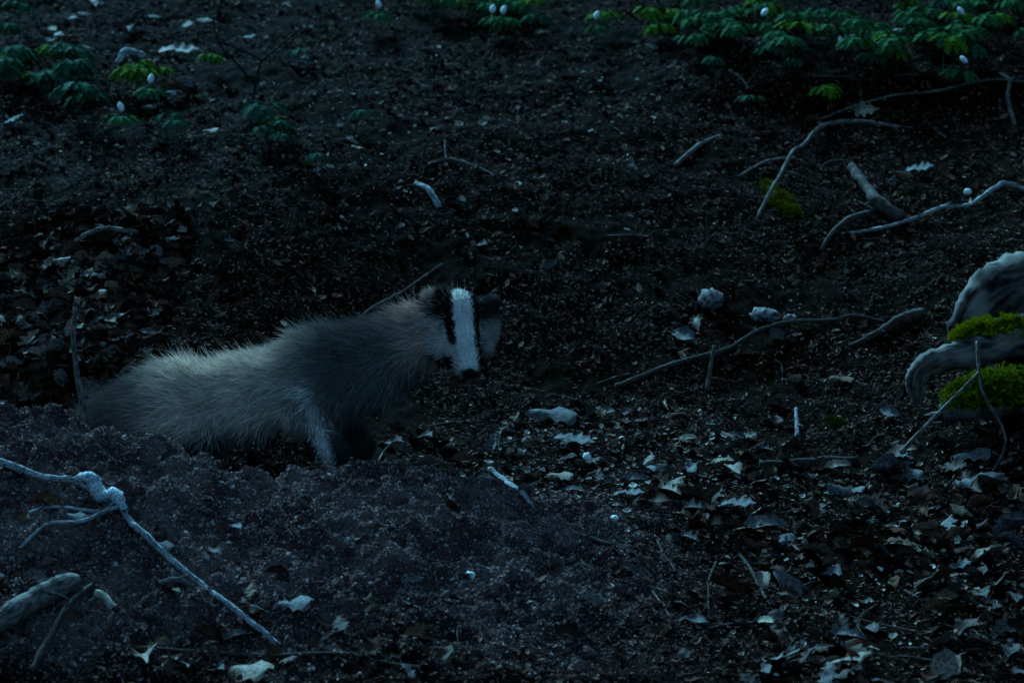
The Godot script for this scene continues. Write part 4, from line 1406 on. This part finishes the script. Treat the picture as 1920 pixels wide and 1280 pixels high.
	# the rest of the leaves one can pick out
	var zones := [
		[[Vector2(0.343, -0.060), Vector2(1.076, 0.089), Vector2(0.882, 1.035), Vector2(0.428, 1.035), Vector2(0.369, 0.622)], 92, .05, .095, .7, ["pale", "bluish grey", "bluish grey", "tan", "brown", "brown", "brown", "dark russet", "dark russet", "bluish grey"]],
		[[Vector2(-1.256, -0.745), Vector2(-0.976, -0.760), Vector2(-0.889, -0.433), Vector2(-0.950, -0.282), Vector2(-1.160, -0.263)], 50, .045, .08, .6, ["pale", "bluish grey", "tan", "pale", "tan", "pale", "brown"]],
		[[Vector2(-0.012, -0.333), Vector2(0.444, -0.326), Vector2(0.395, 0.300), Vector2(0.042, 0.408), Vector2(-0.090, 0.000)], 30, .03, .06, .5, ["bluish grey", "pale", "brown", "tan", "bluish grey", "dark russet"]],
		[[Vector2(0.453, -0.448), Vector2(0.894, -0.227), Vector2(0.851, 0.047), Vector2(0.420, -0.026)], 12, .03, .055, .5, ["bluish grey", "pale", "brown", "tan", "brown"]],
		[[Vector2(-1.619, -2.689), Vector2(-0.481, -2.827), Vector2(-0.521, -1.551), Vector2(-1.383, -1.509)], 20, .035, .075, .4, ["bluish grey", "pale", "brown", "tan", "bluish grey"]],
		[[Vector2(-0.733, 0.878), Vector2(-0.057, 0.801), Vector2(-0.054, 1.060), Vector2(-0.684, 1.078)], 18, .035, .07, .6, ["bluish grey", "brown", "tan", "brown", "brown", "dark russet"]],
		[[Vector2(-0.936, 0.696), Vector2(-0.114, 0.434), Vector2(-0.057, 0.801), Vector2(-0.900, 0.888)], 8, .03, .055, .5, ["bluish grey", "brown", "tan", "brown"]],
		[[Vector2(-0.592, -2.486), Vector2(0.814, -1.837), Vector2(0.946, -0.717), Vector2(-0.074, -0.495), Vector2(-0.856, -0.823)], 4, .025, .045, .4, ["bluish grey", "brown", "tan", "brown"]],
	]
	for z in zones:
		var poly := PackedVector2Array(z[0])
		var box := Rect2(poly[0], Vector2.ZERO)
		for p in poly:
			box = box.expand(p)
		var made := 0
		var tries := 0
		while made < z[1] and tries < 9000:
			tries += 1
			var p := box.position + box.size * Vector2(rng.randf(), rng.randf())
			if not Geometry2D.is_point_in_polygon(p, poly):
				continue
			var kind := rng.randi() % leaf_kinds.size()
			var tone: String = z[5][rng.randi() % z[5].size()]
			var long := rng.randf_range(z[2], z[3])
			var o := leaf_thing(p, long, kind, tone, z[4], rng.randf_range(.004, .016))
			pending.append([o, "%s %s %s leaf" % [tone, leaf_kinds[kind][2], leaf_kinds[kind][1]], o.position, "leaves"])
			made += 1


	# what is too small or too buried to pick apart
	for k in leaf_kinds.size():
		var places := []
		var colors := []
		while places.size() < 150:
			var p := anywhere()
			if rng.randf() < .35:
				p = Vector2(rng.randf_range(-1.25, -.8), rng.randf_range(-.95, -.25))
			var left := p.x < -.62 and p.y < -.25 and p.y > -1.1
			var near_right := p.x > .25 and p.y > -.1
			if rng.randf() > (1.0 if left or near_right else .22) or soil_share(p.x, p.y) > .5:
				continue
			places.append(lay(p.x, p.y, rng.randf_range(.001, .008), Vector3.ONE * rng.randf_range(.03, .062), .6))
			colors.append([Color(.1, .045, .03), Color(.19, .09, .058), Color(.045, .017, .011), Color(.2, .15, .14), Color(.06, .028, .02)][rng.randi() % 5] * rng.randf_range(.6, 1.2))
		var m := paint(Color.WHITE, .7, true)
		m.albedo_texture = skins[k % 2]
		tag(copies("buried_leaves", leaf_kinds[k][0], m, places, colors, self), "small %s %s leaves half buried in the litter" % [leaf_kinds[k][2], leaf_kinds[k][1]], "leaf litter", "", "stuff")


func build_small_twigs() -> void:
	for z in [
		[[Vector2(0.355, -0.245), Vector2(1.094, -0.003), Vector2(0.882, 1.035), Vector2(0.309, 1.041)], 26, .06, .16],
		[[Vector2(-0.939, 0.684), Vector2(-0.062, 0.426), Vector2(0.309, 1.041), Vector2(-0.862, 1.086)], 14, .05, .12],
		[[Vector2(-0.074, -0.495), Vector2(0.675, -0.576), Vector2(0.608, 0.019), Vector2(-0.090, 0.000)], 14, .04, .1],
		[[Vector2(-1.264, -0.788), Vector2(-0.928, -0.781), Vector2(-0.902, -0.282), Vector2(-1.160, -0.263)], 10, .06, .12],
		[[Vector2(-1.606, -2.625), Vector2(0.066, -2.488), Vector2(0.810, -1.804), Vector2(0.561, -0.691), Vector2(-0.340, -0.854), Vector2(-0.997, -0.895)], 34, .05, .13],
		[[Vector2(0.613, -1.603), Vector2(1.441, -1.728), Vector2(1.279, -0.922), Vector2(0.696, -0.769)], 14, .06, .16],
	]:
		var poly := PackedVector2Array(z[0])
		var box := Rect2(poly[0], Vector2.ZERO)
		for p in poly:
			box = box.expand(p)
		var made := 0
		while made < z[1]:
			var p := box.position + box.size * Vector2(rng.randf(), rng.randf())
			if not Geometry2D.is_point_in_polygon(p, poly):
				continue
			var a := rng.randf() * TAU
			var long := rng.randf_range(z[2], z[3])
			var d := Vector2(cos(a), sin(a)) * long * .5
			var bow := Vector2(-d.y, d.x) * rng.randf_range(-.35, .35)
			var r := rng.randf_range(.0013, .0026)
			var kind: String = ["grey", "brown", "brown", "grey", "black"][rng.randi() % 5]
			var pts := lie([p - d, p - d * .3 + bow, p + d * .4 + bow, p + d], r + .002)
			var o := MeshInstance3D.new()
			o.name = numbered("small_twig")
			o.position = pts[1]
			for i in pts.size():
				pts[i] -= o.position
			o.mesh = rod_mesh(pts, even(4, r, r * .6), 3, 5, .1)
			o.material_override = wood[kind]
			add_child(o, true)
			pending.append([o, "%s %s%s twig" % [{"grey": "light grey", "brown": "brown", "black": "blackish"}[kind], "short " if long < .09 else "long ", "bowed" if bow.length() > .2 * long * .5 else "straight"], o.position, "twigs"])
			made += 1


# ---------------------------------------------------------------- labels that single each repeat out

func name_the_repeats() -> void:
	var order := ["first", "second", "third", "fourth", "fifth", "sixth", "seventh", "eighth", "ninth", "tenth", "eleventh", "twelfth"]
	var sets := {}
	for p in pending:
		var best := 1e9
		var key := ""
		var rank: float = p[2].x
		if p[3] == "anemones":
			key = p[1]
		else:
			for l in landmarks:
				var d: Vector3 = p[2] - l[1]
				var far := Vector2(d.x, d.z).length()
				if far < best:
					best = far
					rank = far
					key = p[1] + "|" + (("right of " if d.x > 0 else "left of ") if absf(d.x) > absf(d.z) else ("in front of " if d.z > 0 else "uphill of ")) + l[0]
		if not sets.has(key):
			sets[key] = []
		sets[key].append([rank, p])
	for key in sets:
		var list: Array = sets[key]
		list.sort_custom(func(a, b): return a[0] < b[0])
		var says: PackedStringArray = key.split("|")
		for i in list.size():
			var p: Array = list[i][1]
			var nth: String = order[mini(i, 11)]
			if p[3] == "anemones":
				tag(p[0], ("%s from the left, %s" % [nth if i < 12 else "twelfth-plus-" + order[i - 12], key]) if list.size() > 1 else "only " + key, "plant", "wood anemones in leaf")
				continue
			var label := "%s %s" % [says[0], says[1]]
			if list.size() > 1:
				label = ("nearest " if i == 0 else nth + " nearest ") + label
			tag(p[0], label, "leaf" if p[3] == "leaves" else "twig", "dead leaves on the ground" if p[3] == "leaves" else "small twigs on the ground")
